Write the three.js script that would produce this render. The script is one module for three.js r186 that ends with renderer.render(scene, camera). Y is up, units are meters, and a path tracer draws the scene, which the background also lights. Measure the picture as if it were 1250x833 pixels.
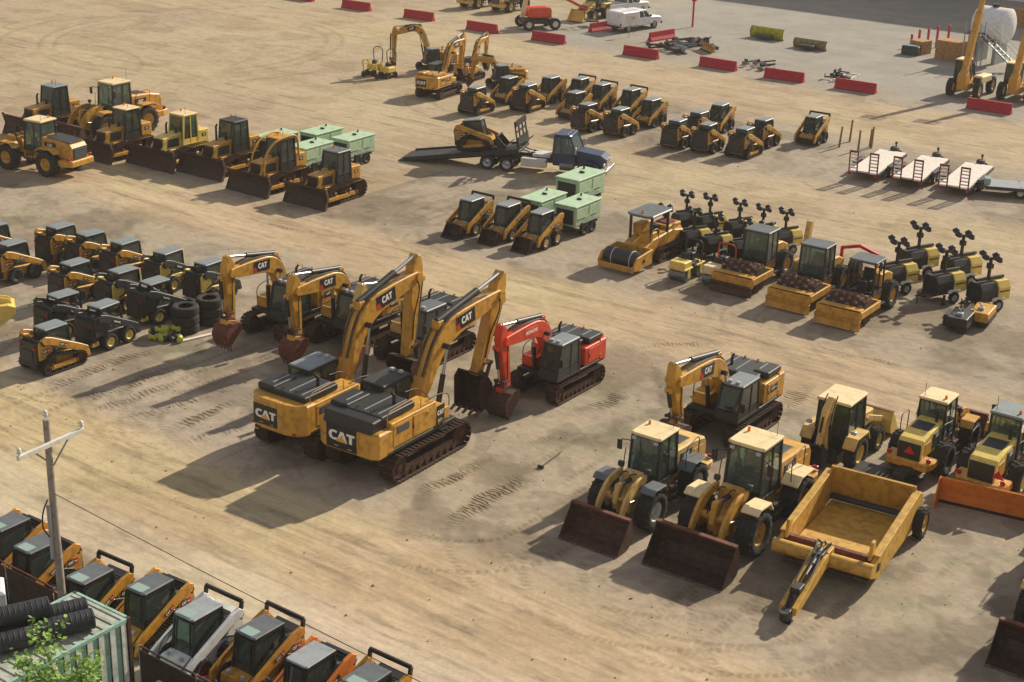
import * as THREE from 'three';
import { RoundedBoxGeometry } from 'three/addons/geometries/RoundedBoxGeometry.js';
import { mergeGeometries } from 'three/addons/utils/BufferGeometryUtils.js';

// ---------------------------------------------------------------- camera, sky, sun, exposure
const scene = new THREE.Scene();
const D2R = Math.PI / 180;
const camera = new THREE.PerspectiveCamera(24.9, 1024 / 682, 0.5, 3000);
camera.position.set(0, 26.8, 0);
camera.rotation.order = 'YXZ';
camera.rotation.set(-21.4 * D2R, 0, 1.7 * D2R);
const SUN_AZ = 45 * D2R, SUN_EL = 30 * D2R;          // sun stands to the right, beyond the yard
const sunDir = new THREE.Vector3(Math.cos(SUN_EL) * Math.cos(SUN_AZ), Math.sin(SUN_EL), -Math.cos(SUN_EL) * Math.sin(SUN_AZ));
// hazy late-day sky: pale warm haze low down, soft blue overhead, brighter air towards the sun
function hazySky() {
  const w = 256, h = 128, d = new Float32Array(w * h * 4), v = new THREE.Vector3();
  for (let j = 0; j < h; j++) for (let i = 0; i < w; i++) {
    const th = ((i + 0.5) / w - 0.5) * Math.PI * 2, ph = ((j + 0.5) / h - 0.5) * Math.PI; v.set(Math.cos(ph) * Math.cos(th), Math.sin(ph), Math.cos(ph) * Math.sin(th));
    const e = Math.max(0, v.y), c = Math.max(0, v.dot(sunDir)), hz = Math.exp(-e * 3.2), gl = 0.55 * Math.pow(c, 6) + 0.9 * Math.pow(c, 40), k = (j * w + i) * 4, L = 0.31;
    d[k] = L * (0.66 + 0.55 * hz + gl); d[k + 1] = L * (0.70 + 0.42 * hz + gl * 0.86); d[k + 2] = L * (0.86 + 0.16 * hz + gl * 0.66); d[k + 3] = 1;
  }
  const t = new THREE.DataTexture(d, w, h, THREE.RGBAFormat, THREE.FloatType); t.mapping = THREE.EquirectangularReflectionMapping; t.magFilter = t.minFilter = THREE.LinearFilter; t.needsUpdate = true; return t;
}
scene.background = scene.environment = hazySky();
const sun = new THREE.DirectionalLight(new THREE.Color(1, 0.90, 0.74), 4.1);
sun.position.set(0, 0, -90).addScaledVector(sunDir, 200); sun.target.position.set(0, 0, -90);
sun.castShadow = true; sun.shadow.radius = 1.6; sun.shadow.mapSize.set(4096, 4096);
Object.assign(sun.shadow.camera, { left: -120, right: 120, top: 120, bottom: -120, near: 1, far: 500 });
sun.name = 'sun'; scene.add(sun, sun.target);
const renderer = new THREE.WebGLRenderer({ antialias: true });
renderer.toneMapping = THREE.LinearToneMapping; renderer.toneMappingExposure = 1.42;
renderer.shadowMap.enabled = true;

// ---------------------------------------------------------------- helpers
let seed = 12345;
const rnd = () => { seed = (seed * 1664525 + 1013904223) >>> 0; return seed / 4294967296; };
const rr = (a, b) => a + (b - a) * rnd();
const HT = new Float32Array(65536); { let q = 987654321; for (let i = 0; i < 65536; i++) { q ^= q << 13; q ^= q >>> 17; q ^= q << 5; HT[i] = (q >>> 0) / 4294967296; } }
function hash2(i, j) { return HT[(i & 255) | ((j & 255) << 8)]; }
function vnoise(x, y, per = 0) {
  const xi = Math.floor(x), yi = Math.floor(y), fx = x - xi, fy = y - yi;
    const u = fx * fx * (3 - 2 * fx), v = fy * fy * (3 - 2 * fy);
  let x0 = xi, x1 = xi + 1, y0 = yi, y1 = yi + 1; if (per) { x0 = ((x0 % per) + per) % per; x1 = ((x1 % per) + per) % per; y0 = ((y0 % per) + per) % per; y1 = ((y1 % per) + per) % per; }
  const a = HT[(x0 & 255) | ((y0 & 255) << 8)], b = HT[(x1 & 255) | ((y0 & 255) << 8)], c = HT[(x0 & 255) | ((y1 & 255) << 8)], d = HT[(x1 & 255) | ((y1 & 255) << 8)];
  return a + (b - a) * u + (c - a) * v + (a - b - c + d) * u * v;
}
function fbm(x, y, oct, per = 0) { let s = 0, a = 0.5, n = 0; for (let i = 0; i < oct; i++) { s += a * vnoise(x, y, per); n += a; x = x * 2 + 17; y = y * 2 + 31; if (per) { x -= 17; y -= 31; per *= 2; } a *= 0.5; } return s / n; }
function tex(w, h, f, srgb = true) {
  const d = new Uint8Array(w * h * 4);
  for (let j = 0; j < h; j++) for (let i = 0; i < w; i++) { const c = f(i, j), k = (j * w + i) * 4; d[k] = c[0]; d[k + 1] = c[1]; d[k + 2] = c[2]; d[k + 3] = 255; }
  const t = new THREE.DataTexture(d, w, h); t.wrapS = t.wrapT = THREE.RepeatWrapping; t.magFilter = THREE.LinearFilter; t.minFilter = THREE.LinearMipmapLinearFilter; t.generateMipmaps = true;
  if (srgb) t.colorSpace = THREE.SRGBColorSpace; t.needsUpdate = true; return t;
}
// wear: dust film patches, scratches and spots of dirt on paint (tiles every 4 m)
function wearTex(strength, dust, spots) {
  const t = tex(512, 512, (i, j) => {
    const n = fbm(i / 32, j / 32, 5, 16), m = fbm(i / 6, j / 14 + 7, 3, 0), s = vnoise(i / 3, j / 3, 0);
    let k = 1 - strength * Math.max(0, n - 0.42) * 2.2 - 0.08 * (m - 0.5);
    if (s > 1 - spots) k *= 0.78;
    const q = Math.min(1, Math.max(0, (n - 0.45) * 3)) * dust;
    return [255 * Math.min(1, k * (1 - q) + 0.80 * q), 255 * Math.min(1, k * (1 - q) + 0.70 * q), 255 * Math.min(1, k * (1 - q) + 0.56 * q)];
  });
  t.repeat.set(0.35, 0.35); return t;
}
const wearA = wearTex(0.10, 0.07, 0.03), wearB = wearTex(0.2, 0.18, 0.06);
const rustTex = tex(256, 256, (i, j) => { const n = fbm(i / 40, j / 18, 4), m = fbm(i / 9, j / 9, 2), k = 0.62 + 0.5 * (n - 0.5) + 0.35 * m; return [255 * Math.min(1, k * 1.05), 255 * Math.min(1, k * (0.92 + 0.2 * (m - 0.5))), 255 * Math.min(1, k * 0.86)]; });
rustTex.repeat.set(0.6, 0.6);
const bumpT = tex(256, 256, (i, j) => { const k = 255 * fbm(i / 20, j / 20, 4); return [k, k, k]; }, false); bumpT.repeat.set(1.5, 1.5);
function mat(hex, rough = 0.55, o = {}) { const { map = wearA, ...r } = o; return new THREE.MeshStandardMaterial({ color: hex, roughness: rough, metalness: 0, map, ...r }); }
const M = {
  yellow: mat('#cf9a38', 0.45, { map: wearB }), orange: mat('#d4942e', 0.45, { map: wearB }), yellowOld: mat('#d9b468', 0.55, { map: wearB }), cream: mat('#ead3a0', 0.6, { map: wearA }),
  lemon: mat('#e8cb66', 0.45), pan: mat('#cd9f3e', 0.55, { map: wearB }),
  black: mat('#252423', 0.48), charcoal: mat('#343536', 0.55), grey: mat('#646a6d', 0.45), greyLight: mat('#9aa0a2', 0.45), roofGrey: mat('#848d8f', 0.45),
  rubber: mat('#2b2927', 0.85, { map: wearB, bumpMap: bumpT, bumpScale: 0.01 }), shoe: mat('#54402f', 0.75, { map: rustTex, metalness: 0.2 }), rubberTrack: mat('#2a2622', 0.9, { map: wearB }),
  rust: mat('#5f483b', 0.7, { map: rustTex, bumpMap: bumpT, bumpScale: 0.01 }), rustRed: mat('#7c4a34', 0.75, { map: rustTex, bumpMap: bumpT, bumpScale: 0.01 }), wornSteel: mat('#8a8178', 0.45, { metalness: 0.5, map: rustTex }),
  blade: mat('#4d3c33', 0.6, { map: rustTex, metalness: 0.25 }), chrome: mat('#b9bcc0', 0.34, { metalness: 1, map: null }), steel: mat('#7f8284', 0.4, { metalness: 0.7 }),
  red: mat('#c8202c', 0.55), barrier: mat('#b81f30', 0.75, { map: wearA }), exRed: mat('#df4a26', 0.42), white: mat('#e9e9e6', 0.45), whiteDirty: mat('#dcd9d0', 0.6),
  green: mat('#b4d0ac', 0.55), teal: mat('#93aaa0', 0.3, { map: null }), navy: mat('#2b3f5c', 0.25), wood: mat('#b98a55', 0.85, { map: wearB }), woodGrey: mat('#9a9084', 0.9, { map: wearB }), woodPost: mat('#9a7b50', 0.9, { map: wearB }),
  orangePlow: mat('#dd7c1e', 0.55), lime: mat('#b3b327', 0.55, { map: wearB }), deck: mat('#e6dccf', 0.85), maroon: mat('#7a1c22', 0.6), seat: mat('#202124', 0.8),
  lampGlass: mat('#b9bcbb', 0.15, { map: null }), redLens: mat('#b01818', 0.25, { map: null }), amber: mat('#e07a10', 0.3, { map: null }), hose: mat('#151515', 0.5, { map: null }),
  glass: new THREE.MeshPhysicalMaterial({ color: '#c6d6d2', roughness: 0.03, transmission: 0.92, thickness: 0, ior: 1.5 }),
  glassDark: new THREE.MeshPhysicalMaterial({ color: '#a3b5ae', roughness: 0.03, transmission: 0.9, thickness: 0, ior: 1.5 }),
  glassClear: new THREE.MeshPhysicalMaterial({ color: '#c4d6d4', roughness: 0.04, transmission: 0.9, thickness: 0, ior: 1.5 }),
};
const V = (x, y, z) => new THREE.Vector3(x, y, z);
const _m = new THREE.Matrix4(), _q = new THREE.Quaternion(), _e = new THREE.Euler(), ONE = V(1, 1, 1);
const YUP = V(0, 1, 0);
function cleaned(g) { const n = g.index ? g.toNonIndexed() : g.clone(); for (const k of Object.keys(n.attributes)) if (k !== 'position' && k !== 'normal') n.deleteAttribute(k); return n; }
class Col {                                     // collects shapes, then makes one named mesh of them
  constructor() { this.g = []; }
  add(geo, pos = [0, 0, 0], rot = [0, 0, 0]) { const g = cleaned(geo); g.applyMatrix4(_m.compose(V(...pos), _q.setFromEuler(_e.set(...rot)), ONE)); this.g.push(g); return this; }
  box(x, y, z, w, h, d, r = 0, rot) { return this.add(r ? new RoundedBoxGeometry(w, h, d, 1, Math.min(r, w / 2.01, h / 2.01, d / 2.01)) : new THREE.BoxGeometry(w, h, d), [x, y, z], rot); }
  cyl(a, b, r, r2 = r, seg = 10) {
    const A = V(...a), B = V(...b), d = B.clone().sub(A), L = d.length(); const g = cleaned(new THREE.CylinderGeometry(r2, r, L, seg));
    g.applyMatrix4(_m.compose(A.add(B).multiplyScalar(0.5), _q.setFromUnitVectors(YUP, d.normalize()), ONE)); this.g.push(g); return this;
  }
  bar(a, b, w, h = w) {                          // rectangular bar between two points
    const A = V(...a), B = V(...b), d = B.clone().sub(A), L = d.length(); const g = cleaned(new THREE.BoxGeometry(w, L, h));
    g.applyMatrix4(_m.compose(A.add(B).multiplyScalar(0.5), _q.setFromUnitVectors(YUP, d.normalize()), ONE)); this.g.push(g); return this;
  }
  prism(pts, z0, z1, bev = 0.02) {               // side-view outline (x forward, y up), across from z0 to z1
    const s = new THREE.Shape(pts.map(p => new THREE.Vector2(p[0], p[1]))); const t = z1 - z0; bev = Math.min(bev, t * 0.45);
    return this.add(new THREE.ExtrudeGeometry(s, { depth: t - 2 * bev, bevelEnabled: bev > 0, bevelSize: bev, bevelOffset: -bev, bevelThickness: bev, bevelSegments: 1, curveSegments: 6 }), [0, 0, z0 + bev]);
  }
  prismY(pts, y0, y1, bev = 0.03) {              // plan outline (x, z), upright from y0 to y1
    const s = new THREE.Shape(pts.map(p => new THREE.Vector2(p[0], -p[1]))); const t = y1 - y0; bev = Math.min(bev, t * 0.45);
    return this.add(new THREE.ExtrudeGeometry(s, { depth: t - 2 * bev, bevelEnabled: bev > 0, bevelSize: bev, bevelOffset: -bev, bevelThickness: bev, bevelSegments: 1 }), [0, y0 + bev, 0], [-Math.PI / 2, 0, 0]);
  }
  lathe(pts, pos = [0, 0, 0], rot = [0, 0, 0], seg = 20) { return this.add(new THREE.LatheGeometry(pts.map(p => new THREE.Vector2(p[0], p[1])), seg), pos, rot); }
  tube(pts, r, seg = 5) { const c = new THREE.CatmullRomCurve3(pts.map(p => V(...p))); return this.add(new THREE.TubeGeometry(c, Math.max(6, pts.length * 3), r, seg)); }
  slab(p, t = 0.012) {                           // thin plate on four corner points
    const a = p.map(q => V(...q)), n = a[1].clone().sub(a[0]).cross(a[3].clone().sub(a[0])).normalize().multiplyScalar(t / 2);
    const f = a.map(q => q.clone().add(n)), b = a.map(q => q.clone().sub(n)), v = [];
    const quad = (A, B, C, Dd) => v.push(A, B, C, A, C, Dd);
    quad(f[0], f[1], f[2], f[3]); quad(b[3], b[2], b[1], b[0]);
    for (let i = 0; i < 4; i++) { const j = (i + 1) % 4; quad(f[j], f[i], b[i], b[j]); }
    const g = new THREE.BufferGeometry(); g.setAttribute('position', new THREE.Float32BufferAttribute(v.flatMap(q => [q.x, q.y, q.z]), 3)); g.computeVertexNormals(); this.g.push(g); return this;
  }
  geo() { const g = mergeGeometries(this.g); boxUV(g); return g; }
  mesh(name, m, parent) { return part(name, this.geo(), m, parent); }
}
const C = () => new Col();
function boxUV(g) {
  const p = g.attributes.position, uv = new Float32Array(p.count * 2), a = V(), b = V(), c = V();
  for (let i = 0; i < p.count; i += 3) {
    a.fromBufferAttribute(p, i); b.fromBufferAttribute(p, i + 1); c.fromBufferAttribute(p, i + 2);
    const n = b.clone().sub(a).cross(c.clone().sub(a)), x = Math.abs(n.x), y = Math.abs(n.y), z = Math.abs(n.z);
    [a, b, c].forEach((q, k) => { const o = (i + k) * 2; if (x >= y && x >= z) { uv[o] = q.z + 0.3; uv[o + 1] = q.y; } else if (y >= z) { uv[o] = q.x; uv[o + 1] = q.z + 0.7; } else { uv[o] = q.x + 0.5; uv[o + 1] = q.y; } });
  }
  g.setAttribute('uv', new THREE.BufferAttribute(uv, 2));
}
function part(name, g, m, parent) { const o = new THREE.Mesh(g, m); o.name = name; o.castShadow = o.receiveShadow = true; if (parent) parent.add(o); return o; }
const used = {};
function numbered(n) { const k = used[n] = (used[n] ?? -1) + 1; return k ? `${n}_${String(k).padStart(3, '0')}` : n; }
function put(o, name, x, z, head, label, category, group, y = 0) {      // a thing onto the ground: metres, heading in degrees
  o.name = numbered(name); o.position.set(x, y, z); o.rotation.y = head * D2R; o.userData = { label, category }; if (group) o.userData.group = group; scene.add(o); return o;
}
const G = () => new THREE.Group();
function structure(name, g, m) { const o = part(name, g, m, scene); o.userData = { kind: 'structure' }; return o; }
// ---------------------------------------------------------------- lettering plates
const plateCache = {};
function plateMat(key, w, h, draw) {
  if (plateCache[key]) return plateCache[key];
  const cv = document.createElement('canvas'); cv.width = w; cv.height = h; draw(cv.getContext('2d'), w, h);
  const t = new THREE.CanvasTexture(cv); t.colorSpace = THREE.SRGBColorSpace; t.anisotropy = 4;
  return plateCache[key] = new THREE.MeshStandardMaterial({ map: t, roughness: 0.5 });
}
function letters(c, s, x, y, h, col, wide) { c.fillStyle = col; c.font = `bold ${h}px sans-serif`; c.textAlign = 'center'; c.textBaseline = 'middle'; const k = wide / c.measureText(s).width; c.save(); c.translate(x, y); c.scale(k, 1); c.fillText(s, 0, 0); c.lineWidth = h * 0.06; c.strokeStyle = col; c.strokeText(s, 0, 0); c.restore(); }
// lettering too small to read in the place: plain bars of its size and colour
function marks(c, x, y, w, h, n, col) { c.fillStyle = col; for (let i = 0; i < n; i++) c.fillRect(x + i * w / n, y + (i % 2) * h * 0.12, w / n * 0.74, h * (0.8 + 0.2 * ((i * 7) % 3) / 2)); }
const logoBig = () => plateMat('big', 256, 256, (c, w, h) => {
  c.fillStyle = '#151515'; c.fillRect(0, 0, w, h); letters(c, 'CAT', 128, 122, 132, '#f0eee8', 222);
  c.fillStyle = '#e0ab25'; c.beginPath(); c.moveTo(128, 118); c.lineTo(178, 180); c.lineTo(78, 180); c.fill();
  c.fillStyle = '#b9b4a8'; c.fillRect(64, 222, 40, 9); c.fillRect(180, 228, 34, 9);
});
const sticker = () => plateMat('sticker', 64, 64, (c) => { c.fillStyle = '#e6c21c'; c.fillRect(0, 0, 64, 64); c.fillStyle = '#1a1a1a'; c.fillRect(6, 34, 52, 24); c.beginPath(); c.moveTo(32, 4); c.lineTo(52, 30); c.lineTo(12, 30); c.fill(); });
const logoBoom = () => plateMat('boom', 256, 128, (c, w, h) => { c.fillStyle = '#161514'; c.fillRect(0, 0, w, h); c.fillStyle = '#c0392b'; c.beginPath(); c.moveTo(0, 128); c.lineTo(60, 128); c.lineTo(30, 60); c.lineTo(0, 80); c.fill(); letters(c, 'CAT', 138, 60, 84, '#efece6', 140); });
const logoSide = () => plateMat('side', 256, 128, (c, w, h) => { c.fillStyle = '#161616'; c.fillRect(0, 0, w, h); letters(c, 'CAT', 90, 60, 70, '#efece6', 120); marks(c, 164, 52, 72, 26, 4, '#d9d5cc'); });
const logoTall = () => plateMat('tall', 128, 256, (c, w, h) => { c.fillStyle = '#161616'; c.fillRect(0, 0, w, h); letters(c, 'CAT', 64, 90, 74, '#efece6', 106); c.fillStyle = '#e0ab25'; c.beginPath(); c.moveTo(64, 92); c.lineTo(90, 122); c.lineTo(38, 122); c.fill(); marks(c, 30, 168, 68, 22, 4, '#d9d5cc'); });
const logoSkid = () => plateMat('skid', 256, 128, (c, w, h) => { c.fillStyle = '#17130f'; c.fillRect(0, 0, w, h); c.fillStyle = '#a8281c'; c.fillRect(160, 0, 96, 128); letters(c, 'CAT', 78, 66, 86, '#f1eee8', 124); marks(c, 172, 48, 68, 34, 4, '#f1eee8'); });
const logoRed = () => plateMat('red', 256, 96, (c, w, h) => { c.fillStyle = '#df4a26'; c.fillRect(0, 0, w, h); letters(c, 'HITACHI', 128, 50, 52, '#f3eee8', 220); });
const logoDark = () => plateMat('dark', 256, 64, (c, w, h) => { c.fillStyle = '#232423'; c.fillRect(0, 0, w, h); marks(c, 50, 16, 160, 32, 6, '#e8e6e0'); });
const logoHood = () => plateMat('hood', 256, 96, (c, w, h) => { c.fillStyle = '#1b1a19'; c.fillRect(0, 0, w, h); letters(c, 'CAT', 128, 50, 70, '#efece6', 130); });
const logoComp = () => plateMat('comp', 256, 64, (c, w, h) => { c.fillStyle = '#b4d0ac'; c.fillRect(0, 0, w, h); c.fillStyle = '#33513c'; c.fillRect(0, 18, 256, 28); c.fillStyle = '#b4d0ac'; c.fillRect(104, 22, 70, 20); });
const logoVan = () => plateMat('van', 256, 96, (c, w, h) => { c.fillStyle = '#d9d9d6'; c.fillRect(0, 0, w, h); marks(c, 24, 22, 200, 56, 5, '#d99a3c'); });
const logoStop = () => plateMat('stop', 128, 128, (c, w, h) => { c.fillStyle = '#b41f24'; c.fillRect(0, 0, w, h); letters(c, 'STOP', 64, 66, 44, '#f2f0ec', 96); });
function plate(name, m, parent, w, h, pos, rot = [0, 0, 0]) { const o = part(name, new THREE.BoxGeometry(w, h, 0.012), m, parent); o.position.set(...pos); o.rotation.set(...rot); return o; }
const LEFT = [0, Math.PI, 0], RIGHT = [0, 0, 0], REAR = [0, -Math.PI / 2, 0], FRONT = [0, Math.PI / 2, 0];

// ---------------------------------------------------------------- running gear
const gcache = {};
function cached(key, f) { return gcache[key] ??= f(); }
function wheel(parent, x, y, z, R, W, rimR, rimMat = M.yellow, lug = 18, name = 'wheel') {
  const out = z > 0 ? 1 : -1;
  const tg = cached(`tyre${R}_${W}_${rimR}_${lug}`, () => {
    const c = C(), h = W / 2;
    c.lathe([[rimR * 0.96, -h * 0.72], [rimR * 1.05, -h * 0.86], [(R + rimR) / 2, -h], [R * 0.93, -h * 0.93], [R * 0.965, -h * 0.7], [R * 0.965, h * 0.7], [R * 0.93, h * 0.93], [(R + rimR) / 2, h], [rimR * 1.05, h * 0.86], [rimR * 0.96, h * 0.72]], [0, 0, 0], [Math.PI / 2, 0, 0], 28);
    for (let k = 0; k < lug; k++) for (const s of [-1, 1]) {
      const a = (k + (s > 0 ? 0.5 : 0)) / lug * Math.PI * 2; const g = new THREE.BoxGeometry(R * 0.09, Math.PI * R / lug * 0.72, h * 0.95); g.rotateX(s * 0.45); g.translate(R * 0.955, 0, s * h * 0.48); g.rotateZ(a); c.add(g);
    }
    return c.geo();
  });
  const rg = cached(`rim${rimR}_${W}`, () => {
    const c = C(), h = W / 2; c.lathe([[0.001, h * 0.55], [rimR * 0.3, h * 0.55], [rimR * 0.34, h * 0.3], [rimR * 0.72, h * 0.22], [rimR * 0.85, h * 0.6], [rimR * 1.0, h * 0.78], [rimR * 1.04, h * 0.7], [rimR * 0.95, -h * 0.75], [0.001, -h * 0.7]], [0, 0, 0], [Math.PI / 2, 0, 0], 20);
    for (let k = 0; k < 8; k++) { const a = k / 8 * 6.283; c.cyl([Math.cos(a) * rimR * 0.5, Math.sin(a) * rimR * 0.5, h * 0.2], [Math.cos(a) * rimR * 0.5, Math.sin(a) * rimR * 0.5, h * 0.34], rimR * 0.06, rimR * 0.06, 6); }
    return c.geo();
  });
  const t = part(name, tg, M.rubber, parent); t.position.set(x, y, z); const r = part('rim', rg, rimMat, t); if (out < 0) r.rotation.x = Math.PI; return t;
}
function hullPath(circles, pitch) {              // belt line round a set of wheels
  const p = []; for (const [x, y, r] of circles) for (let k = 0; k < 48; k++) { const a = k / 48 * 6.2832; p.push([x + r * Math.cos(a), y + r * Math.sin(a)]); }
  p.sort((a, b) => a[0] - b[0] || a[1] - b[1]); const cr = (o, a, b) => (a[0] - o[0]) * (b[1] - o[1]) - (a[1] - o[1]) * (b[0] - o[0]);
  const half = (q) => { const h = []; for (const s of q) { while (h.length > 1 && cr(h[h.length - 2], h[h.length - 1], s) <= 1e-9) h.pop(); h.push(s); } h.pop(); return h; };
  const h = half(p).concat(half(p.slice().reverse())); let L = 0; const seg = h.map((a, i) => { const b = h[(i + 1) % h.length], l = Math.hypot(b[0] - a[0], b[1] - a[1]); const o = [a, b, L, l]; L += l; return o; });
  const n = Math.round(L / pitch), res = []; let i = 0; for (let k = 0; k < n; k++) { const s = k / n * L; while (i < seg.length - 1 && seg[i][2] + seg[i][3] < s) i++; const [a, b, l0, l] = seg[i], t = (s - l0) / l; res.push([a[0] + (b[0] - a[0]) * t, a[1] + (b[1] - a[1]) * t, Math.atan2(b[1] - a[1], b[0] - a[0])]); }
  return { pts: res, pitch: L / n };
}
function track(parent, circles, z, width, o = {}) {
  const { pitch = 0.2, thick = 0.05, grouser = 0.03, belt = M.shoe, frame = M.shoe, wheelMat = M.shoe, rollers = 7, frameH = 0.3 } = o;
  const key = JSON.stringify([circles, width, pitch, thick, grouser]);
  const bg = cached('belt' + key, () => { const c = C(), h = hullPath(circles, pitch); for (const [x, y, a] of h.pts) { c.box(x + Math.sin(a) * thick * 0.5, y - Math.cos(a) * thick * 0.5 + thick, 0, h.pitch * 0.93, thick, width, 0, [0, 0, a]); const k = thick + grouser / 2; c.box(x + Math.sin(a) * k, y - Math.cos(a) * k + thick, 0, h.pitch * 0.22, grouser, width, 0, [0, 0, a]); c.box(x - Math.sin(a) * 0.03, y + Math.cos(a) * 0.03 + thick, 0, h.pitch * 0.8, 0.06, width * 0.35, 0, [0, 0, a]); } return c.geo(); });
  const t = part('track', bg, belt, parent); t.position.set(0, grouser, z);
  const ys = Math.min(...circles.map(q => q[1] - q[2])), x0 = Math.min(...circles.map(q => q[0])), x1 = Math.max(...circles.map(q => q[0]));
  const f = C(); f.box((x0 + x1) / 2, ys + frameH * 0.75 + 0.1, 0, (x1 - x0) * 0.86, frameH, width * 0.55, 0.03); f.mesh('track_frame', frame, t);
  circles.forEach(([x, y, r], i) => { const g = cached(`tw${r}_${width}`, () => C().lathe([[0.001, width * 0.3], [r * 0.3, width * 0.32], [r * 0.36, width * 0.24], [r * 0.75, width * 0.24], [r * 0.8, width * 0.3], [r * 0.97, width * 0.3], [r * 0.97, -width * 0.3], [0.001, -width * 0.3]], [0, 0, 0], [Math.PI / 2, 0, 0], 18).geo()); const w = part(i ? 'idler_wheel' : 'drive_sprocket', g, wheelMat, t); w.position.set(x, y + thick, 0); if (z < 0) w.rotation.x = Math.PI; });
  const rr_ = 0.11 * (frameH / 0.3), rg = cached(`rol${rr_}_${width}`, () => C().cyl([0, 0, -width * 0.32], [0, 0, width * 0.32], rr_, rr_, 10).geo());
  for (let k = 0; k < rollers; k++) { const w = part('track_roller', rg, wheelMat, t); w.position.set(x0 + (x1 - x0) * (k + 1) / (rollers + 1), ys + rr_ + thick, 0); }
  return t;
}
function ram(parent, a, b, r, frac = 0.55, barrel = M.black, rod = M.chrome) {
  const m = a.map((v, i) => v + (b[i] - v) * frac), u = C().cyl(a, m, r, r, 8).mesh('hydraulic_cylinder', barrel, parent); C().cyl(m, b, r * 0.55, r * 0.55, 8).mesh('piston_rod', rod, u); return u;
}
// a cab: four corners of its side view [rear bottom, front bottom, front top, rear top], centre and widths across
function cab(parent, o) {
  const { p, zc = 0, w, wt = w * 0.94, post = 0.07, m = M.black, roof = M.black, over = 0.06, roofT = 0.09, glass = M.glassDark, sill = 0.0, mid = null, name = 'cab', seat = true, open = false, roofPts } = o;
  const [rb, fb, ft, rt] = p, hb = w / 2, ht = wt / 2, P = (q, s, top) => [q[0], q[1], zc + s * (top ? ht : hb)];
  const lerp = (a, b, t) => a.map((v, i) => v + (b[i] - v) * t);
  const c = C(); for (const s of [-1, 1]) { c.bar(P(rb, s), P(rt, s, 1), post, post); c.bar(P(fb, s), P(ft, s, 1), post, post); c.bar(P(rt, s, 1), P(ft, s, 1), post, post); c.bar(P(rb, s), P(fb, s), post, post); }
  c.bar(P(rb, -1), P(rb, 1), post); c.bar(P(fb, -1), P(fb, 1), post); c.bar(P(rt, -1, 1), P(rt, 1, 1), post); c.bar(P(ft, -1, 1), P(ft, 1, 1), post);
  c.slab([P(rb, -1), P(fb, -1), P(fb, 1), P(rb, 1)], 0.04);
  const sl = sill;
  if (sl > 0) { for (const s of [-1, 1]) c.slab([P(rb, s), P(fb, s), lerp(P(fb, s), P(ft, s, 1), sl), lerp(P(rb, s), P(rt, s, 1), sl)], 0.04); c.slab([P(fb, -1), P(fb, 1), lerp(P(fb, 1), P(ft, 1, 1), sl), lerp(P(fb, -1), P(ft, -1, 1), sl)], 0.04); c.slab([P(rb, -1), P(rb, 1), lerp(P(rb, 1), P(rt, 1, 1), sl), lerp(P(rb, -1), P(rt, -1, 1), sl)], 0.04); }
  if (mid !== null) for (const s of [-1, 1]) c.bar(lerp(P(rb, s), P(fb, s), mid), lerp(P(rt, s, 1), P(ft, s, 1), mid), post * 0.8);
  const cm = c.mesh(name, m, parent);
  const xr = rt[0] - over, xf = ft[0] + over, yt = Math.max(rt[1], ft[1]);
  const r = C(); r.prismY([[xr, zc - ht - over * 0.7], [xf - 0.06, zc - ht - over * 0.7], [xf, zc - ht * 0.8], [xf, zc + ht * 0.8], [xf - 0.06, zc + ht + over * 0.7], [xr, zc + ht + over * 0.7]], yt + 0.01, yt + 0.01 + roofT, Math.min(0.035, roofT * 0.4)); r.mesh('roof', roof, cm);
  const in_ = post * 0.35, e = sl + 0.005;
  if (!open) {
    const pane = (A, B, Cc, Dd) => { const cen = A.map((v, i) => (v + B[i] + Cc[i] + Dd[i]) / 4); C().slab([A, B, Cc, Dd].map(q => q.map((v, i) => v + (cen[i] - v) * 0.06)), 0.012).mesh('window', glass, cm); };
    const spans = mid === null ? [[0, 1]] : [[0, mid], [mid, 1]];
    for (const s of [-1, 1]) for (const [t0, t1] of spans) { const lo = (t) => lerp(lerp(P(rb, s), P(rt, s, 1), e), lerp(P(fb, s), P(ft, s, 1), e), t), hi = (t) => lerp(P(rt, s, 1), P(ft, s, 1), t); pane(lo(t0), lo(t1), hi(t1), hi(t0)); }
    const lo = (b, t, s) => lerp(P(b, s), P(t, s, 1), e);
    pane(lo(fb, ft, -1), lo(fb, ft, 1), P(ft, 1, 1), P(ft, -1, 1)); pane(lo(rb, rt, -1), lo(rb, rt, 1), P(rt, 1, 1), P(rt, -1, 1));
  }
  if (seat) { const sx = (rb[0] + fb[0]) / 2 - (fb[0] - rb[0]) * 0.12, sy = rb[1], k = Math.min(1, (ft[1] - fb[1]) / 1.5); C().box(sx, sy + 0.3 * k, zc, 0.5 * k, 0.5 * k, w * 0.45, 0.05).box(sx - 0.24 * k, sy + 0.75 * k, zc, 0.14, 0.7 * k, w * 0.42, 0.05, [0, 0, 0.12]).mesh('seat', M.seat, cm); C().box(fb[0] - 0.2, sy + 0.32 * k, zc, 0.16, 0.6 * k, w * 0.35, 0.04).mesh('console', M.seat, cm); }
  return cm;
}
function ribbon(cl, wd) {                         // outline round a centre line with widths
  const a = [], b = []; for (let i = 0; i < cl.length; i++) { const p = cl[Math.max(0, i - 1)], q = cl[Math.min(cl.length - 1, i + 1)], dx = q[0] - p[0], dy = q[1] - p[1], l = Math.hypot(dx, dy), w = wd[i] / 2; a.push([cl[i][0] - dy / l * w, cl[i][1] + dx / l * w]); b.push([cl[i][0] + dy / l * w, cl[i][1] - dx / l * w]); }
  return b.concat(a.reverse());
}
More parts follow.
